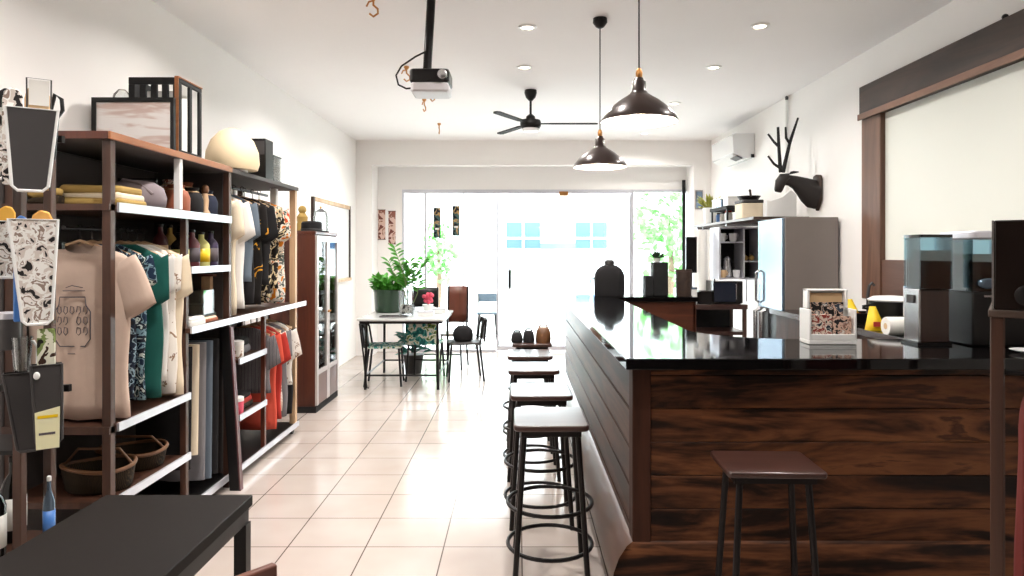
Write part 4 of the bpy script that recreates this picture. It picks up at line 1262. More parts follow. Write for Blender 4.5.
FAR = [
    (4.62, 'cream', 'long cream robe at the near end of far rod', 0.84),
    (4.72, 'whitecloth', 'white shirt beside the cream robe on far rod', 0.80),
    (4.83, 'greyblue', 'grey blue shirt on the far upper rod', 0.62),
    (4.94, 'blackcloth', 'black shirt in the middle of far upper rod', 0.78),
    (5.05, 'yellowpattern', 'black shirt with yellow print on far rod', 0.80),
    (5.16, 'blackcloth', 'second black shirt, behind the yellow printed one', 0.66),
    (5.28, 'multipattern', 'tropical printed shirt on the far upper rod', 0.80),
    (5.40, 'multipattern', 'second tropical printed shirt, behind the first one', 0.70),
    (5.50, 'floral', 'orange and white floral shirt at far rod end', 0.82),
]
for i, (y, mt, lab, L) in enumerate(FAR):
    hang(-2.125 + 0.015 * (i % 3), y, 2.03, K[mt], lab, 0.42, L, 0.24, 50 + i, group='clothes on the far upper rod', dp=0.032)

LOW = [
    (5.20, 'greypattern', 'grey checked shirt at near end of lower rod', 0.50),
    (5.29, 'coral', 'bright coral shirt on the lower rod', 0.80),
    (5.37, 'red', 'darker red shirt beside the coral one', 0.74),
    (5.45, 'plaid', 'pale plaid shirt on the lower rod', 0.70),
    (5.54, 'greycloth', 'plain grey shirt on the lower rod', 0.76),
    (5.63, 'whitepattern', 'white printed shirt on the lower rod', 0.52),
    (5.71, 'blackcloth', 'black shirt at far end of the lower rod', 0.78),
]
for i, (y, mt, lab, L) in enumerate(LOW):
    hang(-2.09 + 0.012 * (i % 3), y, 1.045, K[mt], lab, 0.40, L, 0.22, 80 + i, group='clothes on the lower rod', dp=0.026)


def trousers(y, z, mat, label, w_, L, seed):
    rnd = random.Random(seed)
    b = MB()
    ph = rnd.random() * 6
    prof = []
    n, m = 24, 10
    vs, fs = [], []
    for j in range(m + 1):
        q = j / m
        for k in range(n):
            a = 2 * pi * k / n
            f_ = 1 + 0.25 * sin(4 * a + ph + q) * q
            vs.append((w_ / 2 * cos(a) * (1 - 0.06 * q), (0.018 + 0.014 * q) * sin(a) * f_, -0.05 - L * q))
    for j in range(m):
        for k in range(n):
            l = (k + 1) % n
            fs.append((j * n + k, j * n + l, (j + 1) * n + l, (j + 1) * n + k))
    b.add(vs, fs + [tuple(range(n))])
    b.tube([(0, 0, -0.05), (0, 0, -0.02), (-0.01, 0, 0.0), (0, 0, 0.014), (0.012, 0, 0.002)], 0.003, 6)
    return tag(b.build('trousers', mat, None, (-2.08, y, z), None, angle=80), label, 'trousers', 'trousers on the low middle rod')


for i, (y, mt, lab, L) in enumerate(((3.99, 'blackcloth', 'black trousers nearest the camera on low rod', 0.72), (4.08, 'cream', 'cream trousers hanging on the low middle rod', 0.66),
                                     (4.17, 'greycloth', 'grey trousers behind the cream pair', 0.84), (4.26, 'greyblue', 'grey blue trousers near the dark board', 0.86), (4.35, 'blackcloth', 'black trousers at far end of low middle rod', 0.86))):
    trousers(y, 1.045, K[mt], lab, 0.34, L, 100 + i)

hang(STAND_CLOTH[1][0], STAND_CLOTH[1][1], STAND_CLOTH[1][2], M('dark_red_cloth', (104, 30, 24), 0.9), STAND_CLOTH[0], 0.28, 0.62, 0.2, 7, False, 'red_shirt', 'shirt', 'clothes on the wooden stand', R(54), 0.03, hanger=False)

# leaning dark board
t = thing('leaning_board', 'dark maroon-edged board leaning against the clothing shelf', 'board', (0, 0, 0))
bo = MB()
def board_pts(x0b, x1b, x0t, x1t, y0, y1):
    bo.add([(x0b, y0, 0.0), (x1b, y0, 0.0), (x1b, y1, 0.0), (x0b, y1, 0.0), (x0t, y0, 1.06), (x1t, y0, 1.06), (x1t, y1, 1.06), (x0t, y1, 1.06)],
           [(0, 1, 5, 4), (1, 2, 6, 5), (2, 3, 7, 6), (3, 0, 4, 7), (0, 3, 2, 1), (4, 5, 6, 7)])
board_pts(-1.872, -1.807, -1.935, -1.872, 4.41, 4.455)
bo.build('panel', K['black'], t, bevel=0.004)
MB().add([(-1.8065, 4.41, 0.0), (-1.799, 4.41, 0), (-1.799, 4.455, 0), (-1.8065, 4.455, 0), (-1.8715, 4.41, 1.06), (-1.864, 4.41, 1.06), (-1.864, 4.455, 1.06), (-1.8715, 4.455, 1.06)],
         [(0, 1, 5, 4), (1, 2, 6, 5), (2, 3, 7, 6), (3, 0, 4, 7), (0, 3, 2, 1), (4, 5, 6, 7)]).build('edge_band', K['maroon'], t)

# ------------------------------------------------------------------ things in and on the clothing shelves
def cloth_pile(loc, size, mats, label, layers, name='folded_clothes', rotz=0.0, cat='folded clothes', group='folded things in the shelf'):
    """a pile of folded cloth: layers are parts"""
    t = thing(name, label, cat, loc, rotz, group)
    z = 0
    hh = size[2] / layers
    rnd = random.Random(len(label))
    for k in range(layers):
        s = 1 - 0.05 * k
        b = MB().prism(rounded(-size[0] / 2 * s, size[0] / 2 * s, -size[1] / 2 * s, size[1] / 2 * s, 0.03), z, z + hh * 0.96)
        b.v = [p + Vector((0, 0, 0.012 * sin(p.x * 20 + k))) if p.z > z + 0.001 or k else p for p in b.v]
        b.build('fold', mats[k % len(mats)], t, bevel=hh * 0.35, seg=3)
        z += hh
    return t


def soft_bag(loc, size, mat, label, rotz=0, strap=None):
    t = thing('cloth_bag', label, 'bag', loc, rotz, 'bags in the top compartment')
    w_, d_, h_ = size
    MB().lathe([(0.40, 0), (0.5, 0.12), (0.52, 0.4), (0.46, 0.75), (0.3, 0.94), (0.1, 1.0)], n=22, mtx=Matrix.Diagonal((w_, d_, h_, 1))).build('body', mat, t, angle=70)
    MB().tube([(-w_ * 0.3, 0, h_ * 0.85), (-w_ * 0.1, -d_ * 0.3, h_ * 0.98), (w_ * 0.2, -d_ * 0.35, h_ * 0.88), (w_ * 0.42, -d_ * 0.3, h_ * 0.5)], 0.008).build('strap', strap or mat, t)


Z1 = 1.776
cloth_pile((-2.08, 3.40, Z1), (0.34, 0.24, 0.11), [K['mustard'], K['cream'], K['mustard']], 'mustard and cream folded tote bags in top compartment', 3)
cloth_pile((-2.25, 3.238, Z1), (0.16, 0.075, 0.07), [K['wicker'], K['mustard']], 'small olive folded cloth by the near shelf post', 2)
soft_bag((-2.06, 3.67, Z1), (0.30, 0.24, 0.16), K['mauve'], 'mauve grey canvas bag in the top compartment')
t = thing('photo_card', 'grey photo card standing behind the rust pots', 'card', (-2.20, 3.93, Z1))
MB().bx(-0.10, 0.10, 0, 0.012, 0, 0.19).build('card', K['greypattern'], t)
MB().bx(-0.11, -0.10, -0.004, 0.014, 0, 0.20).bx(0.10, 0.11, -0.004, 0.014, 0, 0.20).bx(-0.11, 0.11, -0.004, 0.014, 0.19, 0.20).build('border', K['black'], t)
for k, (x, y, s, mt, lab) in enumerate(((-2.0, 3.98, 0.075, 'rust', 'rust brown leather pouch in the top compartment'), (-2.12, 4.10, 0.07, 'rust', 'darker brown pouch just behind the rust pouch'),
                                        (-1.99, 4.15, 0.065, 'blackcloth', 'black pouch right of the brown pouches'), (-2.0, 4.36, 0.07, 'navy', 'dark blue pouch at far end of top compartment'))):
    t = thing('pouch', lab, 'pouch', (x, y, Z1), 0, 'pouches in the top compartment')
    MB().lathe([(s * 0.9, 0), (s, 0.02), (s * 1.02, 0.09), (s * 0.8, 0.13), (s * 0.5, 0.14), (s * 0.65, 0.165)], n=20).build('body', K[mt], t, angle=60)
    MB().ring((0, 0, 0.138), s * 0.55, 0.006, 16, 6).build('drawstring', K['tan'], t)
t = thing('wooden_figure', 'upright light wooden figure in the top compartment', 'figurine', (-1.96, 4.26, Z1))
MB().lathe([(0.028, 0), (0.03, 0.02), (0.018, 0.04), (0.022, 0.10), (0.014, 0.14)], n=16).build('body', K['woodpale'], t)
MB().ball((0, 0, 0.165), 0.026, s=(0.9, 0.9, 1.2)).build('head', K['tanleather'], t)

for k, (x, y, mt, lab) in enumerate(((-2.16, 4.22, 'postcards', 'printed pouch at the back of the top compartment'), (-2.14, 4.38, 'rust', 'rust pouch at back right of the top compartment'))):
    t = thing('pouch', lab, 'pouch', (x, y, Z1), 0, 'pouches in the top compartment')
    MB().lathe([(0.063, 0), (0.07, 0.02), (0.071, 0.12), (0.056, 0.18), (0.035, 0.19), (0.045, 0.22)], n=20).build('body', K[mt], t, angle=60)
    MB().ring((0, 0, 0.188), 0.039, 0.006, 16, 6).build('drawstring', K['tan'], t)

# middle small compartments
def bottle(loc, r, h_, mat, label, lab_mat, capm='black', group='bottles on the small shelf', name='bottle'):
    t = thing(name, label, 'bottle', loc, 0, group)
    MB().lathe([(r * 0.95, 0), (r, 0.01), (r, h_ * 0.62), (r * 0.8, h_ * 0.7), (r * 0.36, h_ * 0.8), (r * 0.34, h_ * 0.93)], n=20).build('body', mat, t, angle=50)
    MB().lathe([(r * 1.012, h_ * 0.15), (r * 1.012, h_ * 0.52)], n=20, cap0=False, cap1=False).build('paper_label', lab_mat, t, solid=0.001)
    MB().lathe([(r * 0.4, h_ * 0.93 + 0.0005), (r * 0.4, h_ * 0.99), (r * 0.3, h_)], n=14).build('cap', K[capm], t)
    return t


Z2 = 1.4555
dkglass = M('dark_bottle_glass', (30, 24, 22), 0.1)
olive = M('olive_label', (190, 186, 110), 0.6, var=0.2)
for k, (x, y, r, h_, mt, lm, lab) in enumerate((
        (-1.99, 4.0, 0.05, 0.21, dkglass, olive, 'dark bottle with olive label, nearest on small shelf'),
        (-1.98, 4.13, 0.045, 0.23, K['maroon'], K['ink'], 'maroon bottle second on the small shelf'),
        (-1.98, 4.25, 0.05, 0.22, olive, K['yellow'], 'yellow olive bottle third on the small shelf'),
        (-1.97, 4.36, 0.045, 0.23, M('violet_dark', (48, 34, 66), 0.4), K['ink'], 'dark violet bottle fourth on the small shelf'),
        (-2.12, 4.40, 0.045, 0.22, olive, K['tan'], 'pale olive bottle at the far end of small shelf'))):
    bottle((x, y, Z2), r, h_, mt, lab, lm)
for k, (y, mt, lm, lab) in enumerate(((4.05, 'maroon', 'tan', 'maroon bottle in the back row of small shelf'), (4.16, 'mustard', 'ink', 'mustard bottle in the back row of small shelf'), (4.28, 'blackgloss', 'tan', 'black bottle in the back row of small shelf'))):
    bottle((-2.13, y, Z2), 0.042, 0.26, K[mt], lab, K[lm])
Z3 = 1.1105
t = thing('clear_box', 'clear acrylic box in compartment above the work shelf', 'box', (-2.08, 4.30, Z3 + 0.05))
q = MB()
q.bx(-0.13, 0.13, -0.08, -0.075, 0, 0.15).bx(-0.13, 0.13, 0.075, 0.08, 0, 0.15).bx(-0.13, -0.125, -0.08, 0.08, 0, 0.15).bx(0.125, 0.13, -0.08, 0.08, 0, 0.15)
q.build('walls', K['acrylic'], t, smooth=False)
MB().bx(-0.12, 0.12, -0.07, 0.07, 0.001, 0.06).build('contents', K['wicker'], t)
MB().bx(-0.135, 0.135, -0.085, 0.085, -0.008, 0).build('base', K['black'], t)
cloth_pile((-2.08, 4.30, Z3), (0.30, 0.20, 0.04), [K['rust'], K['cream']], 'brown folded cloth under the clear acrylic box', 2)
cloth_pile((-1.99, 4.06, Z3), (0.17, 0.22, 0.045), [K['paper'], K['whitecloth']], 'white folded cloth at work shelf front edge', 2)
t = thing('wooden_rod_stand', 'upright tan wooden block behind the clear box', 'block', (-2.03, 4.44, Z3))
MB().bx(-0.03, 0.03, -0.02, 0.02, 0.0, 0.28).build('block', K['woodpale'], t, bevel=0.004)
MB().bx(-0.05, 0.05, -0.025, 0.025, 0.2805, 0.295).build('cap', K['woodcab'], t)

# baskets on the lower shelves
def basket(loc, w_, d_, h_, label, rotz=0):
    t = thing('wicker_basket', label, 'basket', loc, rotz, 'baskets on the low shelf')
    mt = Matrix.Diagonal((w_, d_, h_, 1))
    MB().lathe([(0.42, 0), (0.45, 0.1), (0.5, 0.95), (0.47, 0.95), (0.41, 0.12)], n=26, mtx=mt).build('body', K['wicker'], t)
    rim = [(0.49 * w_ * cos(2 * pi * i / 30), 0.49 * d_ * sin(2 * pi * i / 30), h_ * 0.97 + 0.01 * sin(4 * pi * i / 30)) for i in range(30)]
    MB().tube(rim, 0.01, 8, True).build('rim', K['tanleather'], t)
    MB().tube([(-0.48 * w_, 0, h_), (-0.3 * w_, 0, h_ * 1.6), (0.3 * w_, 0, h_ * 1.6), (0.48 * w_, 0, h_)], 0.007).build('handle', K['tanleather'], t)


basket((-2.07, 3.36, 0.386), 0.34, 0.26, 0.12, 'golden wicker basket nearest on the low shelf')
basket((-2.10, 3.70, 0.386), 0.36, 0.28, 0.10, 'flatter dark basket behind on the low shelf')
# boxes in the small low compartments
for k, (z, mt, mt2, lab) in enumerate(((0.816, 'whitepattern', 'grey', 'white patterned tin on the upper low compartment'), (0.426, 'pink', 'grey', 'pink tin on the lower low compartment'))):
    t = thing('tin', lab, 'tin', (-1.955, 4.72, z), 0, 'tins in the small low compartments')
    MB().lathe([(0.045, 0), (0.048, 0.005), (0.048, 0.09)], n=22).build('body', K[mt], t)
    MB().lathe([(0.05, 0.0905), (0.05, 0.115), (0.04, 0.12)], n=22).build('lid', K['whitecloth'], t)
cloth_pile((-2.1, 4.92, 0.426), (0.3, 0.22, 0.12), [K['wicker'], K['red'], K['blackcloth']], 'olive and red folded cloth in lower low compartment', 3)
cloth_pile((-2.12, 4.92, 0.816), (0.3, 0.22, 0.12), [K['greycloth'], K['blackcloth']], 'grey folded cloth in upper low compartment', 2)

# on top of the shelves
ZTOP = 2.1105
t = thing('framed_picture', 'pale picture in black frame leaning on shelf top', 'picture', (0, 0, 0))
MB().bx(-2.35, -1.935, 3.79, 3.80, ZTOP + 0.01, 2.385).build('print', K['landscape'], t, smooth=False)
MB().bx(-2.372, -1.915, 3.78, 3.805, 2.386, 2.41).bx(-2.372, -2.351, 3.78, 3.805, ZTOP, 2.386).bx(-1.934, -1.915, 3.78, 3.805, ZTOP, 2.386).bx(-2.35, -1.935, 3.78, 3.805, ZTOP, ZTOP + 0.0095).build('frame', K['black'], t)
t = thing('magazine_crate', 'tall black slatted wooden crate on the shelf top', 'crate', (-1.945, 4.02, ZTOP))
c = MB()
W_, D_, H_ = 0.115, 0.42, 0.30
X0, X1, Y0, Y1 = -0.25, 0.03, -0.19, 0.10
c.bx(X0, X1, Y0, Y0 + 0.016, 0, 0.2).bx(X0, X1, Y0, Y0 + 0.016, 0.385, 0.425)
for i in range(5):
    x = X0 + (X1 - X0 - 0.03) * i / 4
    c.bx(x, x + 0.036, Y0, Y0 + 0.016, 0.2, 0.385)
c.bx(X1 - 0.016, X1, Y0 + 0.016, Y1, 0, 0.02).bx(X1 - 0.016, X1, Y0 + 0.016, Y1, 0.4, 0.425)
for i in range(3):
    y = Y0 + 0.016 + (Y1 - Y0 - 0.046) * i / 2
    c.bx(X1 - 0.016, X1, y, y + 0.03, 0.02, 0.4)
c.bx(X0, X1 - 0.016, Y0 + 0.016, Y1, 0, 0.016).bx(X0, X0 + 0.016, Y0 + 0.016, Y1, 0.016, 0.425)
c.build('crate', K['blackmat'], t, bevel=0.003)
MB().bx(X1 - 0.018, X1 + 0.004, Y0 - 0.004, Y0 - 0.0005, 0.0, 0.425).bx(X1 - 0.018, X1 + 0.004, Y0 - 0.004, Y1, 0.4255, 0.431).build('edge_strip', K['woodwarm'], t)
MB().bx(X0 + 0.05, X1 - 0.05, Y0 + 0.06, Y1 - 0.06, 0.017, 0.36).build('magazines', K['paper'], t)
t = thing('dome_lamp', 'cream paper dome lamp on the shelf top', 'lamp', (-1.99, 4.74, ZTOP - 0.005))
prof = [(0.165, 0.015), (0.178, 0.06), (0.172, 0.14), (0.14, 0.22), (0.085, 0.28), (0.03, 0.305), (0.005, 0.308)]
MB().lathe(prof, n=32).build('lamp_shade', K['lampcream'], t, angle=60)
MB().lathe([(0.10, 0), (0.10, 0.014)], n=24).build('base', K['white'], t)
t = thing('storage_box', 'black box behind the cream dome lamp', 'box', (-2.0, 5.2, ZTOP - 0.005))
MB().bx(-0.12, 0.10, -0.08, 0.08, 0, 0.30).build('box', K['black'], t, bevel=0.005)
MB().bx(0.0, 0.09, -0.085, -0.0805, 0.18, 0.28).build('label_card', K['grey'], t)
t = thing('glass_cloche', 'clear glass box with dark edges beside black box', 'glass box', (-1.945, 5.38, ZTOP - 0.005))
q = MB()
q.bx(-0.07, 0.04, -0.08, -0.075, 0.008, 0.19).bx(-0.07, 0.04, 0.075, 0.08, 0.008, 0.19).bx(0.035, 0.04, -0.075, 0.075, 0.008, 0.19).bx(-0.07, -0.065, -0.075, 0.075, 0.008, 0.19)
q.build('walls', K['acrylic'], t, smooth=False)
MB().bx(-0.075, 0.045, -0.085, 0.085, 0, 0.008).bx(-0.075, 0.045, -0.085, 0.085, 0.1905, 0.20).build('edges', K['black'], t)
t = thing('glass_jar', 'small clear rounded jar behind the framed picture', 'jar', (-2.27, 3.90, ZTOP))
MB().lathe([(0.05, 0), (0.055, 0.02), (0.055, 0.28), (0.045, 0.34), (0.02, 0.37)], n=22).build('body', K['acrylic'], t)
MB().lathe([(0.045, 0.002), (0.048, 0.26), (0.04, 0.30)], n=20).build('contents', K['cream'], t)

# ------------------------------------------------------------------ display rack with bins at the left edge
RY = 2.50
rk = thing('display_rack', 'brown wooden display rack at the left edge of photo', 'rack', (0, 0, 0))
for (x, y) in ((-1.86, RY), (-2.30, RY), (-1.90, RY + 0.22), (-2.30, RY + 0.22)):
    MB().bx(x, x + 0.032, y, y + 0.032, 0, 1.97).build('post', K['woodpost'], rk, bevel=0.003)
for z, x1 in ((1.95, -1.665), (1.56, -1.665), (1.04, -1.64)):
    MB().bx(-2.30, x1, RY - 0.018, RY - 0.0005, z, z + 0.025).build('cross_bar', K['blackmetal'], rk)
for z in (0.40, 0.02):
    MB().bx(-2.31, -1.84, RY - 0.06, RY + 0.26, z, z + 0.02).build('shelf', K['woodpost'], rk)
MB().bx(-2.31, -1.84, RY + 0.01, RY + 0.24, 0.80, 0.815).build('shelf', K['black'], rk)


BA = R(35)


def bin_(cx, z1, w1, w0, h_, facemat, label, rim='white', tilt=0.0, dep=0.05):
    """tapered open display bin turned towards the shop; the right back corner rests on a cross bar"""
    t = thing('display_bin', label, 'bin', (cx, RY - 0.0195 - (w1 / 2 + 0.007) * sin(BA), z1 - h_), BA, 'tapered bins on the display rack')
    sw = tilt * h_
    def q(x, z):  # outline with the slight sideways lean
        return (x - sw * (1 - z / h_), z)
    front, back = -dep, 0.0
    c_ = w0 * 0.16
    face = [q(-w0 / 2 + c_, 0.0), q(w0 / 2 - c_, 0.0), q(w0 / 2, c_), q(w1 / 2, h_), q(-w1 / 2, h_), q(-w0 / 2, c_)]
    MB().prism(face, front, front + 0.005, 'y').build('front', facemat, t)
    r_ = MB()
    r_.tube([(x, front - 0.001, z) for (x, z) in face[3:] + face[:3]], 0.0055, 6, True)
    r_.build('rim', K[rim], t)
    sd = MB()
    for (a, b) in ((1, 2), (2, 3), (4, 5), (5, 0), (0, 1)):
        (xa, za), (xb, zb) = face[a], face[b]
        sd.add([(xa, front + 0.005, za), (xb, front + 0.005, zb), (xb, back, zb), (xa, back, za)], [(0, 1, 2, 3)])
    sd.build('side_wall', K['greypanel' if rim == 'white' else 'grey'], t, solid=0.003, smooth=False)
    MB().prism(face, back - 0.005, back, 'y').build('back', K['blackmat'], t)
    return t


def inbin(b, dx, dz, dy=-0.025):
    """a point inside a bin, dx along its width"""
    return (b.location.x + dx * cos(BA) - dy * sin(BA), b.location.y + dx * sin(BA) + dy * cos(BA), b.location.z + dz)


def contents(name, loc, size, mat, label, cat, tilt=0):
    t = tag(MB().bx(-size[0] / 2, size[0] / 2, -size[1] / 2, size[1] / 2, 0, size[2]).build(name, mat, None, loc, (0, R(tilt), BA), bevel=0.004), label, cat, 'things standing in the bins')
    return t


def cloth_roll(name, loc, w_, h_, mat, label, cat='cloth'):
    """folded cloth with a soft rounded top edge"""
    b = MB()
    pts = [(-w_ / 2, 0), (w_ / 2, 0), (w_ / 2, h_ * 0.9), (w_ * 0.3, h_ * 0.98), (-w_ * 0.1, h_), (-w_ * 0.4, h_ * 0.95), (-w_ / 2, h_ * 0.86)]
    b.prism(pts, -0.012, 0.012, 'y')
    return tag(b.build(name, mat, None, loc, (0, 0, BA), bevel=0.006, seg=3), label, cat, 'things standing in the bins')


b1 = bin_(-1.738, 2.055, 0.152, 0.105, 0.29, K['grey'], 'topmost tapered grey bin with white rim on rack', tilt=0.02)
cloth_roll('card_sheet', inbin(b1, 0.015, 0.006, -0.015), 0.075, 0.375, K['tan'], 'tan card standing up in the topmost grey bin', 'card')
t = thing('wire_card_frame', 'thin wire frame rising from the topmost grey bin', 'frame', inbin(b1, 0.02, 0.006, -0.03), BA)
MB().tube([(-0.032, 0, 0), (-0.036, 0, 0.395), (0.036, 0, 0.395), (0.032, 0, 0)], 0.0025, 6).build('wire', K['grey'], t)
MB().bx(-0.030, 0.030, -0.001, 0.001, 0.3, 0.39).build('sheet', K['paper'], t)
t = thing('black_strap_loop', 'black looped strap hanging over the topmost grey bin', 'strap', inbin(b1, 0.055, 0.2, -0.012), BA)
MB().tube([(-0.015, 0, -0.1), (0.0, 0, 0.10), (0.012, 0, 0.155), (0.032, 0, 0.14), (0.035, 0, 0.10), (0.018, 0, 0.07), (0.008, 0, -0.08)], 0.007).build('loop', K['black'], t)
cloth_roll('patterned_cloth', inbin(b1, -0.055, 0.02, -0.03), 0.06, 0.34, K['sketch'], 'black and white printed cloth in the topmost bin', 'cloth')
b0 = bin_(-1.845, 2.06, 0.075, 0.06, 0.25, K['sketch'], 'printed bin cut by the left photo edge, top row')
cloth_roll('folded_cloth', inbin(b0, 0.0, 0.006), 0.06, 0.32, K['blackcloth'], 'black cloth in the printed bin at the top left')
b2 = bin_(-1.735, 1.665, 0.142, 0.085, 0.37, K['sketch'], 'white bin covered in sketch prints, second on rack', tilt=-0.03)
cloth_roll('folded_cloth', inbin(b2, -0.035, 0.01, -0.03), 0.045, 0.375, K['bluebox'], 'blue cloth sticking out of the sketch-printed bin')
cloth_roll('folded_cloth', inbin(b2, 0.025, 0.01, -0.03), 0.07, 0.395, M('orange_cloth', (214, 160, 84), 0.9), 'orange cloth sticking out of the sketch-printed bin')
b4 = bin_(-1.845, 1.66, 0.07, 0.05, 0.2, K['sketch'], 'narrow printed bin at far left on the rack')
cloth_roll('folded_cloth', inbin(b4, 0.0, 0.006), 0.05, 0.25, M('amber_cloth', (224, 170, 70), 0.9), 'amber cloth in the narrow printed left bin')
b3 = bin_(-1.70, 1.15, 0.09, 0.075, 0.28, K['grey'], 'narrow grey bin with yellow-white tag, lower on rack', rim='grey', tilt=-0.03)
MB().prism([(-0.03, -0.015), (0.038, -0.015), (0.04, 0.13), (-0.034, 0.115)], -0.062, -0.058, 'y').build('paper_tag', M('pale_yellow_tag', (236, 232, 190), 0.7), b3)
MB().bx(-0.026, 0.034, -0.0635, -0.0625, 0.094, 0.104).build('tag_line', K['yellow'], b3)
MB().bx(-0.022, 0.026, -0.0635, -0.0625, 0.035, 0.043).build('tag_line', K['ink'], b3)
MB().ball((-0.028, -0.058, 0.245), 0.010, s=(1, 0.4, 1.4)).build('clip', K['white'], b3)
contents('green_packet', inbin(b3, 0.0, 0.006), (0.055, 0.012, 0.40), pattern('green_white_packet', [(0, (30, 26, 24)), (0.4, (120, 136, 80)), (0.5, (222, 220, 200)), (0.6, (60, 40, 30))], 12), 'green and white packet in the narrow grey bin', 'packet')
b5 = bin_(-1.80, 1.12, 0.088, 0.06, 0.28, K['grey'], 'plain grey bin left of the tagged narrow one', rim='grey', tilt=-0.1)
t = thing('glass_tumbler', 'clear glass tumbler standing in the plain grey bin', 'glass', inbin(b5, 0.01, 0.006), BA)
MB().lathe([(0.018, 0), (0.02, 0.25), (0.034, 0.40), (0.031, 0.40), (0.018, 0.26)], n=20).build('body', K['acrylic'], t)
MB().tube([(0.02, 0, 0.27), (0.045, 0, 0.3), (0.045, 0, 0.36), (0.032, 0, 0.385)], 0.005).build('handle', K['whitegloss'], t)
t = thing('grey_canister', 'grey cylinder canister hanging at the far left edge', 'canister', (-1.83, RY - 0.055, 1.20))
MB().lathe([(0.032, 0), (0.035, 0.01), (0.035, 0.11)], n=22).build('body', K['grey'], t)
MB().lathe([(0.037, 0.1105), (0.037, 0.13), (0.028, 0.135)], n=22).build('lid', K['alu'], t)
MB().bx(-0.01, 0.01, 0.033, 0.0545, 0.04, 0.1).build('bracket', K['blackmetal'], t)
# bottles at the foot of the rack
bottle((-1.925, RY - 0.01, 0.4205), 0.042, 0.32, K['blackgloss'], 'black bottle with white label at far left edge', K['paper'], group='bottles at the foot of the rack')
bottle((-1.98, RY + 0.17, 0.4205), 0.042, 0.33, K['blackgloss'], 'black bottle with white label behind the rack post', K['paper'], group='bottles at the foot of the rack')
bottle((-1.80, RY + 0.11, 0.4205 - 0.0), 0.020, 0.27, K['bluesteel'], 'slim blue and white bottle right on the rack', K['bluebox'], 'white', group='bottles at the foot of the rack')
MB().bx(-1.84, -1.77, RY + 0.02, RY + 0.2, 0.40, 0.42).build('shelf', K['woodpost'], rk)

# ------------------------------------------------------------------ table in the left foreground with a chair tucked by it
t = thing('dining_table', 'dark brown rectangular table in the left foreground', 'table', (0, 0, 0))
MB().bx(-1.375, -0.885, 1.0, 2.27, 0.705, 0.74).build('tabletop', K['table_top'], t, bevel=0.003)
MB().bx(-1.365, -0.895, 1.01, 2.26, 0.655, 0.7045).build('apron', K['black'], t)
for (x, y) in ((-0.93, 2.225), (-1.37, 2.225), (-0.93, 1.005), (-1.37, 1.005)):
    MB().bx(x, x + 0.04, y, y + 0.04, 0, 0.655).build('leg', K['black'], t)
t = thing('dining_chair', 'red-brown wooden chair, its back top by the table', 'chair', (-0.608, 1.478, 0), R(49))
MB().bx(-0.2, 0.2, -0.2, 0.2, 0.43, 0.46).build('seat', K['woodcab'], t, bevel=0.006)
for (x, y) in ((-0.19, -0.19), (0.155, -0.19)):
    MB().bx(x, x + 0.035, y, y + 0.035, 0, 0.43).build('leg', K['woodcab'], t)
for x in (-0.19, 0.155):
    MB().bx(x, x + 0.035, 0.165, 0.2, 0, 0.62).build('leg', K['woodcab'], t)
MB().bx(-0.19, 0.19, 0.17, 0.195, 0.62, 0.755).build('backrest', K['woodcab'], t, bevel=0.006)

# ------------------------------------------------------------------ glass cabinet and board on the left wall
t = thing('display_cabinet', 'red-brown glass-fronted display cabinet at end of shelves', 'cabinet', (0, 0, 0))
CX0, CX1, CY0, CY1, CZ = -2.40, -1.955, 6.55, 7.32, 1.75
MB().bx(CX0, CX1, CY0, CY0 + 0.025, 0.06, CZ - 0.03).build('side_panel', K['woodcab'], t)
MB().bx(CX0, CX1, CY1 - 0.025, CY1, 0.06, CZ - 0.03).build('side_panel', K['woodcab'], t)
MB().bx(CX0 - 0.005, CX1 + 0.01, CY0 - 0.01, CY1 + 0.01, CZ - 0.03, CZ).build('top', K['woodcab'], t, bevel=0.004)
MB().bx(CX0, CX1 + 0.012, CY0 - 0.01, CY1 + 0.01, 0.0, 0.06).build('plinth', K['blackmat'], t)
MB().bx(CX0, CX0 + 0.015, CY0 + 0.025, CY1 - 0.025, 0.06, CZ - 0.03).build('back_panel', K['woodcab'], t)
for z in (0.42, 0.78, 1.12):
    MB().bx(CX0 + 0.015, CX1 - 0.03, CY0 + 0.025, CY1 - 0.025, z, z + 0.02).build('shelf', K['alu'], t)
for k, (y0, y1) in enumerate(((CY0 + 0.002, CY0 + 0.383), (CY0 + 0.387, CY1 - 0.002))):
    f_ = MB()
    f_.bx(CX1 + 0.0005, CX1 + 0.022, y0, y0 + 0.045, 0.07, CZ - 0.04).bx(CX1 + 0.0005, CX1 + 0.022, y1 - 0.045, y1, 0.07, CZ - 0.04)
    f_.bx(CX1 + 0.0005, CX1 + 0.022, y0 + 0.045, y1 - 0.045, CZ - 0.1, CZ - 0.04).bx(CX1 + 0.0005, CX1 + 0.022, y0 + 0.045, y1 - 0.045, 0.36, 0.40)
    dr = f_.build('door', M('silver_pink_frame', (206, 196, 194), 0.35, 0.2), t)
    MB().bx(CX1 + 0.008, CX1 + 0.013, y0 + 0.045, y1 - 0.045, 0.40, CZ - 0.1).build('glass_pane', K['glass'], dr, smooth=False)
    MB().bx(CX1 + 0.003, CX1 + 0.018, y0 + 0.045, y1 - 0.045, 0.07, 0.3595).build('lower_panel', M('mauve_brown_panel', (120, 92, 86), 0.3), dr)
    MB().ball((CX1 + 0.032, (y1 - 0.02) if k == 0 else (y0 + 0.02), 0.95), 0.012).build('knob', K['brass'], dr)
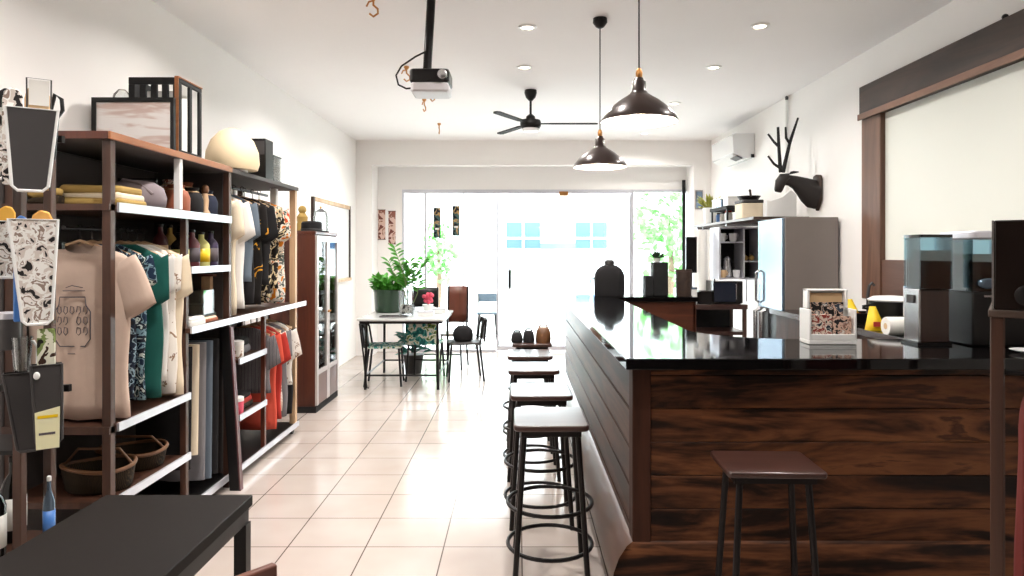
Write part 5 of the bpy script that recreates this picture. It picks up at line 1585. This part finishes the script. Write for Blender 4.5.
for k, (y, z, mt, lab, h_) in enumerate(((6.75, 0.801, 'bluebox', 'blue ornament on cabinet shelf behind glass', 0.16), (7.0, 0.801, 'whitegloss', 'white ornament on cabinet shelf behind glass', 0.2),
                                         (6.75, 1.141, 'leafdark', 'dark green vase on top shelf inside cabinet', 0.3), (7.0, 1.141, 'black', 'black vase on top shelf inside cabinet', 0.22),
                                         (6.8, 0.441, 'bluesteel', 'pale blue jar low inside the glass cabinet', 0.2), (7.05, 0.441, 'rust', 'rust jar low inside the glass cabinet', 0.18))):
    t = thing('ornament', lab, 'ornament', (-2.08, y, z), 0, 'ornaments inside the glass cabinet')
    MB().lathe([(0.04, 0), (0.06, h_ * 0.2), (0.065, h_ * 0.5), (0.03, h_ * 0.8), (0.035, h_)], n=20).build('body', K[mt], t)
    MB().ring((0, 0, h_), 0.034, 0.005, 18, 6).build('lip', K['brass'], t)
t = thing('hat', 'black flat-brimmed hat lying on the glass cabinet', 'hat', (-2.04, 6.72, 1.7505))
MB().lathe([(0.155, 0), (0.158, 0.006), (0.10, 0.012), (0.098, 0.085), (0.085, 0.10), (0.03, 0.105)], n=28).build('crown', K['blackcloth'], t)
MB().ring((0, 0, 0.022), 0.101, 0.006, 28, 6).build('band', K['grey'], t)
t = thing('gold_figurine', 'golden seated figurine on cabinet behind the hat', 'figurine', (-2.22, 7.0, 1.7505))
MB().lathe([(0.07, 0), (0.075, 0.03), (0.05, 0.10), (0.055, 0.16), (0.03, 0.20)], n=18).build('body', K['mustard'], t)
MB().ball((0, 0, 0.235), 0.042).build('head', K['mustard'], t)
t = thing('glass_dome', 'clear glass dome on cabinet beside golden figurine', 'glass dome', (-2.06, 7.1, 1.7505))
MB().lathe([(0.075, 0.02), (0.075, 0.16), (0.06, 0.22), (0.02, 0.25)], n=24, cap0=False).build('dome', K['acrylic'], t)
MB().lathe([(0.085, 0), (0.085, 0.018)], n=24).build('base', K['woodpost'], t)
MB().ball((0, 0, 0.265), 0.014).build('knob', K['brass'], t)

t = thing('white_board', 'large white board in thin wood frame on left wall', 'board', (0, 0, 0))
MB().bx(XL + 0.002, XL + 0.02, 8.0, 9.65, 1.19, 2.15).build('board', K['whitegloss'], t, smooth=False)
for y in (9.65, 7.95):
    MB().bx(XL + 0.002, XL + 0.035, y, y + 0.05, 1.15, 2.2).build('side_rail', K['woodframe'], t)
MB().bx(XL + 0.002, XL + 0.035, 8.0, 9.65, 2.151, 2.2).bx(XL + 0.002, XL + 0.06, 8.0, 9.65, 1.15, 1.189).build('rail', K['woodpale'], t)

# ------------------------------------------------------------------ the table at the back and what stands round it
t = thing('cafe_table', 'white-topped table with thin dark metal legs at back', 'table', (-1.32, 8.2, 0))
MB().prism(rounded(-0.49, 0.49, -0.6, 0.6, 0.06), 0.775, 0.80).build('tabletop', M('pale_table_top', (206, 208, 206), 0.2, var=0.03), t, bevel=0.005)
MB().prism(rounded(-0.47, 0.47, -0.58, 0.58, 0.05), 0.745, 0.7745).build('edge_frame', K['blackmetal'], t)
for (x, y) in ((-0.40, -0.54), (0.42, -0.54), (-0.40, 0.54), (0.42, 0.54)):
    MB().tube([(x * 0.98, y * 0.96, 0.745), (x, y, 0)], 0.016, 10).build('leg', K['blackmetal'], t)
MB().tube([(-0.40, -0.54, 0.16), (0.42, -0.54, 0.16)], 0.011).tube([(-0.40, 0.54, 0.16), (0.42, 0.54, 0.16)], 0.011).tube([(-0.40, -0.54, 0.16), (-0.40, 0.54, 0.16)], 0.011).tube([(0.42, -0.54, 0.16), (0.42, 0.54, 0.16)], 0.011).build('stretcher', K['blackmetal'], t)
MB().tube([(-0.46, -0.56, 0.745), (-0.42, -0.55, 0.4), (-0.385, -0.54, 0.02), (-0.36, -0.54, 0.02)], 0.010).build('brace', K['blackmetal'], t)


def chair(loc, rotz, label, backmat, seatmat, hb=0.88, wide=0.40, bh=0.27):
    t = thing('metal_chair', label, 'chair', loc, rotz, 'chairs around the back table')
    MB().prism(rounded(-wide / 2, wide / 2, -0.2, 0.2, 0.04), 0.44, 0.465).build('seat', seatmat, t, bevel=0.006)
    for sx in (-1, 1):
        MB().tube([(sx * (wide / 2 - 0.03), -0.17, 0.44), (sx * (wide / 2 - 0.01), -0.2, 0)], 0.013).build('leg', K['blackmetal'], t)
        MB().tube([(sx * (wide / 2 - 0.03), 0.17, 0.44), (sx * (wide / 2 - 0.01), 0.22, 0)], 0.013).build('leg', K['blackmetal'], t)
        MB().tube([(sx * (wide / 2 - 0.03), 0.17, 0.43), (sx * (wide / 2 - 0.02), 0.21, 0.66), (sx * (wide / 2 - 0.02), 0.24, hb)], 0.012).build('back_post', K['blackmetal'], t)
    MB().sheet(lambda u, v: ((u - 0.5) * (wide - 0.02), 0.215 + 0.03 * v + 0.035 * (1 - (2 * u - 1) ** 2), hb - bh + bh * v), 10, 4).build('backrest', backmat, t, solid=0.016)
    MB().tube([(-wide / 2 + 0.015, -0.19, 0.2), (wide / 2 - 0.015, -0.19, 0.2)], 0.009).build('stretcher', K['blackmetal'], t)


chair((-0.86, 9.15, 0), R(-8), 'brown-backed wooden chair at the far right of table', K['woodcab'], K['woodcab'], 1.08, 0.31, 0.5)
chair((-1.25, 9.15, 0), R(5), 'black-backed chair behind the white table', K['black'], K['black'], 1.06, 0.36)
chair((-0.655, 8.3, 0), R(-80), 'black chair tucked in at the right of table', K['blackmetal'], K['grey'], 0.74)
chair((-1.13, 8.32, 0), R(175), 'teal patterned chair pushed under the white table', K['tealpattern'], K['tealpattern'], 0.72)
chair((-1.56, 8.0, 0), R(95), 'black chair with teal seat pushed under table left side', K['black'], K['tealpattern'], 0.72)

t = thing('cloth_bag', 'dark cloth bag lying on the chair right of table', 'bag', (-0.67, 8.3, 0.4655), R(20))
MB().lathe([(0.40, 0), (0.5, 0.12), (0.52, 0.4), (0.46, 0.75), (0.3, 0.94), (0.1, 1.0)], n=20, mtx=Matrix.Diagonal((0.24, 0.24, 0.19, 1))).build('body', K['blackcloth'], t, angle=70)
MB().tube([(-0.06, 0, 0.17), (-0.04, 0, 0.23), (0.04, 0, 0.23), (0.06, 0, 0.17)], 0.007).build('handle', K['blackcloth'], t)
t = thing('potted_plant', 'teal-green leafy plant in pot on floor under table', 'plant', (-1.34, 8.72, 0), 0, 'plants by the back table')
MB().lathe([(0.10, 0), (0.13, 0.22), (0.14, 0.24), (0.12, 0.24)], n=24).build('pot', K['grey'], t)
pl = MB()
rnd = random.Random(77)
for i in range(70):
    a = rnd.random() * 6.28
    c = Vector((0.12 * cos(a) * rnd.random(), 0.1 * sin(a) * rnd.random(), 0.24 + rnd.random() * 0.25))
    pl.leaf(c, c + Vector((0.16 * cos(a), 0.12 * sin(a), rnd.uniform(-0.02, 0.12))), 0.036, (0, -0.4, 1))
pl.build('foliage', M('teal_leaf', (40, 120, 104), 0.5, var=0.4, scale=6), t)

# plants and vases on the table
t = thing('potted_plant', 'bushy green plant in a wide dark green tub', 'plant', (-1.62, 8.5, 0.8005), 0, 'plants on the back table')
MB().lathe([(0.15, 0), (0.165, 0.02), (0.178, 0.25), (0.185, 0.262), (0.185, 0.285), (0.165, 0.285), (0.155, 0.24)], n=32).build('pot', K['pot'], t)
MB().lathe([(0.16, 0.23), (0.02, 0.24)], n=24).build('soil', K['bark'], t)
pl = MB()
rnd = random.Random(31)
for i in range(150):
    a, q = rnd.random() * 6.28, rnd.random() ** 0.6
    c = Vector((0.17 * q * cos(a), 0.14 * q * sin(a), 0.25 + rnd.random() * 0.16))
    dr_ = Vector((cos(a) * 0.7 + rnd.uniform(-.4, .4), sin(a) * 0.7 + rnd.uniform(-.4, .4), rnd.uniform(0.0, 0.9))).normalized()
    pl.leaf(c, c + dr_ * 0.11, 0.036, (rnd.uniform(-.4, .4), rnd.uniform(-.6, 0), 1))
pl.build('foliage', K['leaf'], t)
t = thing('glass_vase', 'clear glass vase of tall leafy stems on table', 'vase', (-1.34, 8.15, 0.8005), 0, 'plants on the back table')
MB().lathe([(0.085, 0), (0.09, 0.01), (0.09, 0.29), (0.086, 0.29), (0.084, 0.015)], n=28).build('glass', K['acrylic'], t)
MB().lathe([(0.08, 0.012), (0.08, 0.12)], n=24).build('pebbles', K['sketch'], t)
st, lv = MB(), MB()
for i, (dx, dz, ben) in enumerate(((-0.12, 0.80, 0.05), (-0.05, 0.60, 0.03), (0.05, 0.62, 0.02), (0.22, 0.66, -0.05), (-0.22, 0.64, 0.02), (0.1, 0.5, 0.1))):
    pts = [(0.02 * (i - 2), 0, 0.08), (dx * 0.3 + ben, 0.02 * (i - 3), dz * 0.5), (dx * 0.8 + ben * .5, 0.03 * (i - 3), dz * 0.8), (dx, 0.04 * (i - 3), dz)]
    st.tube(pts, [0.006, 0.005, 0.004, 0.003], 6)
    for k in range(16):
        q = 0.38 + 0.62 * k / 15
        seg = min(2, int(q * 3))
        f_ = q * 3 - seg
        p = Vector(pts[seg]).lerp(Vector(pts[seg + 1]), f_)
        sd = 1 if k % 2 else -1
        lv.leaf(p, p + Vector((sd * rnd.uniform(0.07, 0.12), rnd.uniform(-0.05, 0.03), rnd.uniform(0.02, 0.08))), 0.032, (0, -0.5, 1))
st.build('stems', M('stem_green', (96, 110, 60), 0.6), t)
lv.build('leaves', K['leaf'], t)
t = thing('flower_pot', 'small white pot of pink flowers on the table', 'flowers', (-1.10, 8.3, 0.8005), 0, 'plants on the back table')
MB().lathe([(0.05, 0), (0.065, 0.10), (0.068, 0.11), (0.06, 0.11)], n=22).build('pot', K['white'], t)
fl = MB()
for i in range(16):
    a, q = rnd.random() * 6.28, rnd.random()
    fl.ball((0.06 * q * cos(a), 0.06 * q * sin(a), 0.14 + rnd.random() * 0.11), 0.026, 8, 5)
fl.build('petals', K['pink'], t)
MB().tube([(0, 0, 0.09), (0.01, 0, 0.15)], 0.012).build('stems', K['leafdark'], t)
for k, (x, y, lab) in enumerate(((-1.08, 7.98, 'white box at right on the white table'), (-0.98, 8.35, 'smaller white box behind flowers on the table'))):
    t = thing('table_box', lab, 'box', (x, y, 0.8005), R(10 * k), 'white boxes on the back table')
    MB().bx(-0.09, 0.09, -0.05, 0.05, 0, 0.045).build('box', K['white'], t, bevel=0.004)
    MB().bx(-0.093, 0.093, -0.053, 0.053, 0.0455, 0.06).build('lid', K['alu'], t, bevel=0.003)
t = thing('table_tray', 'flat dark-edged tray beneath the glass vase', 'tray', (-1.42, 7.8, 0.8005))
MB().prism(rounded(-0.16, 0.16, -0.08, 0.08, 0.03), 0, 0.012).build('base', K['steel'], t)
MB().tube([(x, y, 0.016) for (x, y) in rounded(-0.158, 0.158, -0.078, 0.078, 0.03)], 0.005, 6, True).build('rim', K['grey'], t)

# stool outside, just past the glass
t = thing('cafe_stool', 'pale metal stool with backrest standing outside the glass', 'stool', (-0.50, 11.15, -0.06))
MB().prism(rounded(-0.17, 0.17, -0.17, 0.17, 0.04), 0.60, 0.63).build('seat', K['greyblue'], t, bevel=0.005)
for sx in (-1, 1):
    for sy in (-1, 1):
        MB().tube([(sx * 0.13, sy * 0.13, 0.60), (sx * 0.18, sy * 0.18, 0)], 0.02).build('leg', K['black'], t)
    MB().tube([(sx * 0.15, 0.15, 0.61), (sx * 0.16, 0.2, 0.92)], 0.012).build('back_post', K['blackmetal'], t)
MB().ring((0, 0, 0.25), 0.205, 0.009).build('foot_ring', K['blackmetal'], t)
MB().bx(-0.16, 0.16, 0.185, 0.205, 0.78, 0.92).build('backrest', K['greyblue'], t)

# prints on the glass and on the pier
for k, (x, z0, z1, lab) in enumerate(((-1.26, 1.77, 2.24, 'dark narrow photo strip stuck left on the glass'), (-0.965, 1.80, 2.27, 'dark narrow photo strip stuck right on the glass'))):
    t = thing('photo_strip', lab, 'poster', (x, YG - 0.012, z0), 0, 'photo strips on the glass')
    MB().bx(-0.055, 0.055, 0, 0.005, 0, z1 - z0).build('strip', K['darkphoto'], t)
    MB().bx(-0.03, 0.03, -0.002, -0.0003, (z1 - z0) * 0.27, (z1 - z0) * 0.33).build('band', K['paper'], t)
for k, (x, z0, z1, lab) in enumerate(((-2.12, 1.75, 2.2, 'brown art print on left pier, nearer the corner'), (-1.96, 1.68, 2.18, 'brown art print on left pier, nearer the glass'))):
    t = thing('art_print', lab, 'picture', (x, YG - 0.026, z0), 0, 'art prints on the left pier')
    MB().bx(-0.055, 0.055, 0, 0.005, 0, z1 - z0).build('print', K['art'], t)
    MB().bx(-0.062, 0.062, -0.004, -0.0005, -0.01, 0.0).bx(-0.062, 0.062, -0.004, -0.0005, z1 - z0, z1 - z0 + 0.01).build('border', K['woodpost'], t)
